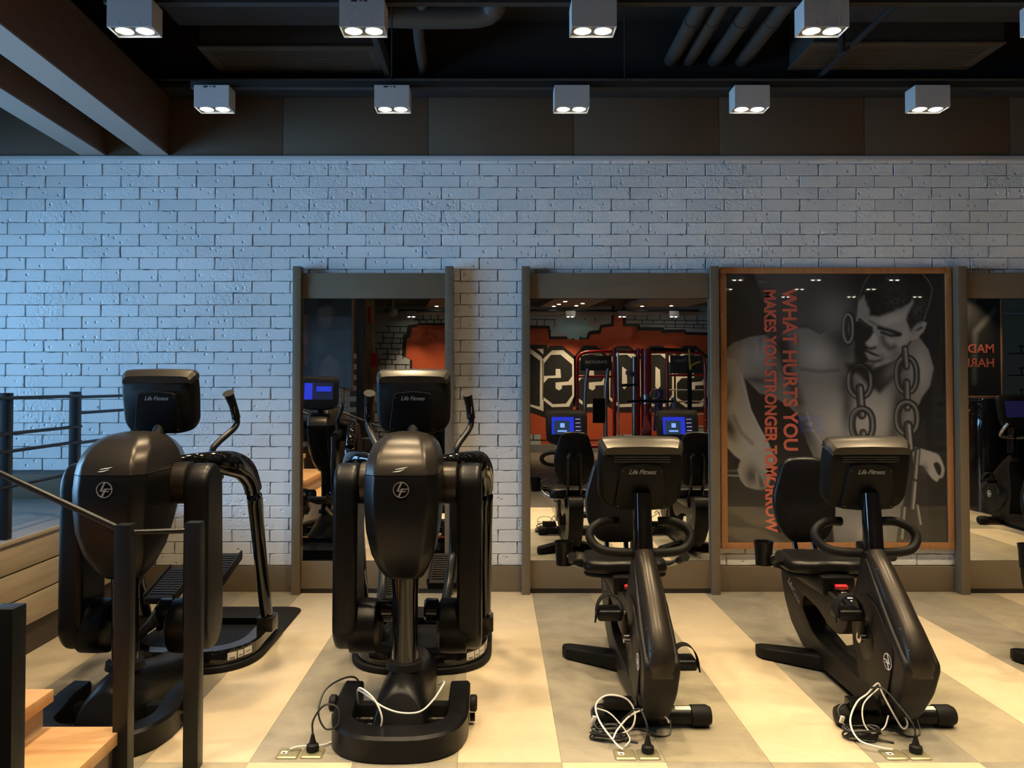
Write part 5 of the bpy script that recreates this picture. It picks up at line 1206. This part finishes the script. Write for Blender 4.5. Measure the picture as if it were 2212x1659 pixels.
def rplate(x0, x1, y0, y1, mt, nm, dy=0.02, th=0.02):
    (a, b), (c, d) = rp(x0, y1), rp(x1, y0); return MB().box(a, c, RY + dy, RY + dy + th, b, d).build(nm, mt, rk, bevel=0.006)
p1 = rplate(1254, 1321, 768, 800, 'mural_black', 'name_plate'); p2 = rplate(1447, 1517, 768, 806, 'mural_black', 'name_plate')
x, z = rp(1287, 782); text_obj('lettering', 'SYNRGY360', 0.085, frame((x, RY + 0.043, z), (-1, 0, 0), (0, 0, 1)), 'print_white', p1, bold=0.001)
x, z = rp(1478, 778); text_obj('lettering', 'Life Fitness', 0.085, frame((x, RY + 0.043, z), (-1, 0, 0), (0, 0, 1)), 'print_grey', p2, shear=0.3)
for (xa, xb) in ((1262, 1268), (1306, 1311)): rtube([(xa + 6, 796), (xa, 850), (xa, 960)], 0.045, 'dip_rail', 'steel', sm=3, dy=0.12)
rplate(1278, 1302, 860, 912, 'rubber', 'back_pad', 0.14, 0.10)
rtube([(1334, 760), (1336, 960)], 0.020, 'chrome_rod', 'chrome', dy=0.05)
rtube([(1368, 770), (1368, 960)], 0.045, 'cable_column', 'steel', dy=0.08)
rtube([(1340, 832), (1376, 830)], 0.030, 'pull_bar', 'rubber', dy=0.1); rtube([(1352, 866), (1380, 865), (1450, 866)], 0.025, 'pull_bar', 'rubber', dy=0.16)
for k, yy in enumerate((842, 867, 895, 921, 948)): rtube([(1445, yy), (1521, yy)], 0.014, 'rung', 'text_tan', dy=-0.05)
rtube([(1488, 800), (1488, 960)], 0.045, 'hanging_strap', 'rubber', dy=0.06)
rtube([(1486, 754), (1487, 775), (1489, 798), (1492, 788), (1510, 781)], 0.020, 'yellow_strap', 'yellow_strap', sm=3, dy=0.1)
rtube([(1400, 756), (1435, 754), (1500, 757)], 0.030, 'top_bar', 'rubber', dy=0.05)
for (cx0, cy0, r, mt) in ((1355, 805, 0.065, 'ball_grey'), (1364, 808, 0.05, 'purple_bag')):
    x, z = rp(cx0, cy0); MB().lathe([(0.001, -r), (r * .7, -r * .7), (r, 0), (r * .7, r * .7), (0.001, r)], (x, RY + 0.14, z), n=18).build('grip_ball', mt, rk)
for cy0 in (850, 887):
    x, z = rp(1411, cy0); MB().tube([(x + 0.09 * math.cos(a), RY + 0.13, z + 0.10 * math.sin(a)) for a in np.linspace(0, 2 * PI, 20, endpoint=False)], 0.010, 8, closed=True).build('hand_ring', 'chrome', rk)
rtube([(1424, 840), (1421, 890), (1419, 930)], 0.085, 'sand_bag', 'purple_bag', dy=0.02, sm=2)
rtube([(1452, 858), (1454, 895)], [0.05, 0.07], 'wall_pad', 'ball_grey', dy=0.12)
for k in range(7):
    for xx in (1247, 1523):
        x, z = rp(xx, 850 + 14 * k); MB().lathe([(0.012, 0.0), (0.010, 0.012), (0.001, 0.014)], (x, RY + 0.033, z), axis='y', n=8).build('rack_peg', 'chrome', rk)
reset()
t = thing('folded_towel', rp(1375, 915)[:1] + (RY + 0.4, 0.0), 'pink-and-black heap of training gear at the rack foot', 'gear'); x = rp(1372, 915)[0]
MB().lathe([(0.26, 0.0), (0.30, 0.2), (0.24, 0.42), (0.001, 0.5)], (x, RY + 0.5, 0), n=14).build('dark_bag', 'rubber', t); MB().tube([(x + 0.05, RY + 0.45, 0.52), (x + 0.14, RY + 0.5, 0.62), (x + 0.10, RY + 0.52, 0.86)], [0.05, 0.09, 0.03], 10, sm=3).build('pink_cloth', 'cloth_pink', t)
reset()

# ---------------- white brick pier with a second poster (narrow mirror)
pier = struct('wall_pier', MB().box(XL, -2.225, -1.46, -1.312, 0, ZC), 'mortar', smooth=False)
brick_wall(pier, -3.75, -2.15, 0.67, 2.0, -1.30, facing=1, limit=120)
struct('trim_7', MB().box(-2.222, -2.11, -1.46, -1.29, 0, ZC), 'wall_dark', smooth=False)
t2, sh2, _ = poster('framed_poster', paint_seated(), -3.46, 1.40, 1.20, 1.62, -1.262, 1, 'framed dark poster of a seated athlete reflected in the narrow mirror', fr=0.03)
text_obj('lettering', 'OWN GREATNESS', 0.10, frame((-3.02, -1.262 + 0.0225, 2.20), (0, 0, -1), (-1, 0, 0)), 'print_orange', sh2)
reset()
struct('wall_column', MB().box(-2.34, -2.165, -2.85, -2.60, 0, ZC), 'wall_beige', smooth=False)
t = thing('fire_alarm', (-2.20, -2.59, 2.72), 'red fire alarm sounder on the beige column', 'alarm')
MB().box(-2.245, -2.175, -2.598, -2.57, 2.58, 2.86).build('case', 'alarm_red', t, bevel=0.006); MB().box(-2.19, -2.178, -2.57, -2.565, 2.60, 2.84).build('strobe', 'label_white', t, smooth=False)
t = thing('notice_board', (-2.13, -2.6, 1.75), 'small brown board hung beside the beige column', 'board')
MB().box(-2.20, -2.06, -2.595, -2.55, 1.50, 2.05).build('board', 'oak_frame', t, bevel=0.004); MB().box(-2.19, -2.07, -2.55, -2.546, 1.80, 2.04).build('notice', 'alarm_red', t, smooth=False)
t = thing('security_camera', (-2.02, -4.5, 2.88), 'white dome security camera beneath the ceiling by the mural', 'camera')
MB().cyl((-2.05, -4.5, 3.40), (-2.05, -4.5, 2.98), 0.02).build('mount', 'fixture_white', t); MB().lathe([(0.09, 0.10), (0.10, 0.0), (0.06, -0.05), (0.001, -0.06)], (-2.05, -4.5, 2.90), n=20).build('dome', 'fixture_white', t)
reset()

# ---------------- right side seen in the cut-off mirror
pier2 = struct('wall_pier', MB().box(6.9, 7.86, -1.06, -0.912, 0, ZC), 'mortar', smooth=False)
brick_wall(pier2, 6.9, 7.95, 0.19, 1.5, -0.90, facing=1, limit=100)
cv = Canvas(0, 200, 0, 300, 4.0); cv.V[:] = 0.02; cv.stroke([(20, 60), (90, 120), (95, 260)], 14, 0.12, 8)
t3, sh3, _ = poster('framed_poster', cv, 6.92, 1.29, 0.92, 1.70, -0.862, 1, 'dark poster with red lettering reflected in the cut-off right mirror', fr=0.025)
text_obj('lettering', 'MADE', 0.19, frame((7.72, -0.862 + 0.0225, 2.04), (-1, 0, 0), (0, 0, 1)), 'print_orange', sh3, align='LEFT', bold=0.003)
text_obj('lettering', 'HARD', 0.19, frame((7.72, -0.862 + 0.0225, 1.82), (-1, 0, 0), (0, 0, 1)), 'print_orange', sh3, align='LEFT', bold=0.003)
reset()
wl2 = struct('wall_stencil', MB().box(11.0, XR, -6.25, -6.2, 0, 3.0), 'wall_beige', smooth=False)
m = MB()
for k in range(9):
    zz = 1.2 + 0.16 * k; xa = 11.3 + 0.25 * (k % 3)
    m.box(xa, xa + 0.7, -6.2, -6.196, zz, zz + 0.025).box(xa + 0.3, xa + 0.325, -6.2, -6.196, zz, zz + 0.16)
m.build('stencil_lines', 'mural_black', wl2, smooth=False)
ub = thing('upright_bike', (5.42, 3.5, 0), 'upright exercise bike with curved bars reflected in the cut-off right mirror', 'exercise bike', off=(0, 0, 0))
for ch in list(bk1.children):
    nm = ch.name.split('.')[0]
    if nm in ('drive_shroud', 'shroud_ridge', 'side_panel', 'front_foot', 'mast', 'console_body', 'bezel', 'back_cover', 'screen', 'brand_print', 'badge', 'crank_vent', 'crank_arm', 'pedal'):
        if nm == 'brand_print' and ch.data.vertices[0].co.z < 0.8: continue
        if nm == 'screen': c = ch.copy(); COL.objects.link(c); c.parent = ub
        else: c = copy_tree(ch, ub)
        c.location = (0, 0, 0.14) if nm in ('console_body', 'bezel', 'back_cover', 'screen', 'brand_print', 'mast') else (0, 0, 0)
OFF = Vector((0, 4.1, 0))
MB().tube([(-0.22, 4.05, 1.10), (-0.25, 4.00, 1.02), (-0.18, 3.88, 0.96), (0, 3.80, 0.94), (0.18, 3.88, 0.96), (0.25, 4.00, 1.02), (0.22, 4.05, 1.10)], 0.018, 12, sm=4).build('handlebar', 'steel', ub)
MB().box(-0.06, 0.06, 3.70, 4.45, 0.04, 0.15).build('lower_beam', 'bike_shell', ub, bevel=0.02)
MB().tube([(-0.27, 4.43, 0.045), (0.27, 4.43, 0.045)], 0.042, 18).build('rear_foot', 'black_gloss', ub)
MB().tube([(0, 4.25, 0.12), (0, 4.32, 0.80)], [0.05, 0.035], 16).build('seat_post', 'black_gloss', ub)
so = round_poly([(-0.13, 4.47), (0.13, 4.47), (0.11, 4.34), (0.035, 4.18), (-0.035, 4.18), (-0.11, 4.34)], 0.04, 4)
MB().loft([[(x * k, 4.35 + (y - 4.35) * k, z) for x, y in so] for k, z in ((0.85, .80), (1.0, .83), (0.97, .87), (0.7, .885))]).build('saddle', 'vinyl', ub, angle=60)
MB().prism(round_poly([(4.10, .12), (4.34, .12), (4.36, .52), (4.22, .60), (4.12, .50)], 0.04, 3), 'x', -0.09, 0.09).build('rear_shroud', 'bike_shell', ub, bevel=0.02)
lf_logo(ub, (-0.02, 4.345, 0.42), (-1, 0, 0), (0, 0, 1), 0.035, 'print_white', 0.002)
reset()
t = thing('machine_tower', (6.02, 2.0, 0), 'tall black machine column behind the reflected upright bike', 'exercise machine')
MB().loft([superring(z, 2.0, a, 0.22, 4.0, 32, 6.02) for z, a in ((0.0, 0.36), (0.5, 0.36), (1.0, 0.37), (1.30, 0.36), (1.33, 0.33))]).build('column', 'black_gloss', t, angle=50)
MB().box(5.68, 6.36, 2.2, 2.75, 0.0, 0.10).build('step_base', 'black_matte', t, bevel=0.01)
reset()
for o in list(COL.objects):
    if o.get('category') and not o.get('label'): print('NOLABEL', o.name)
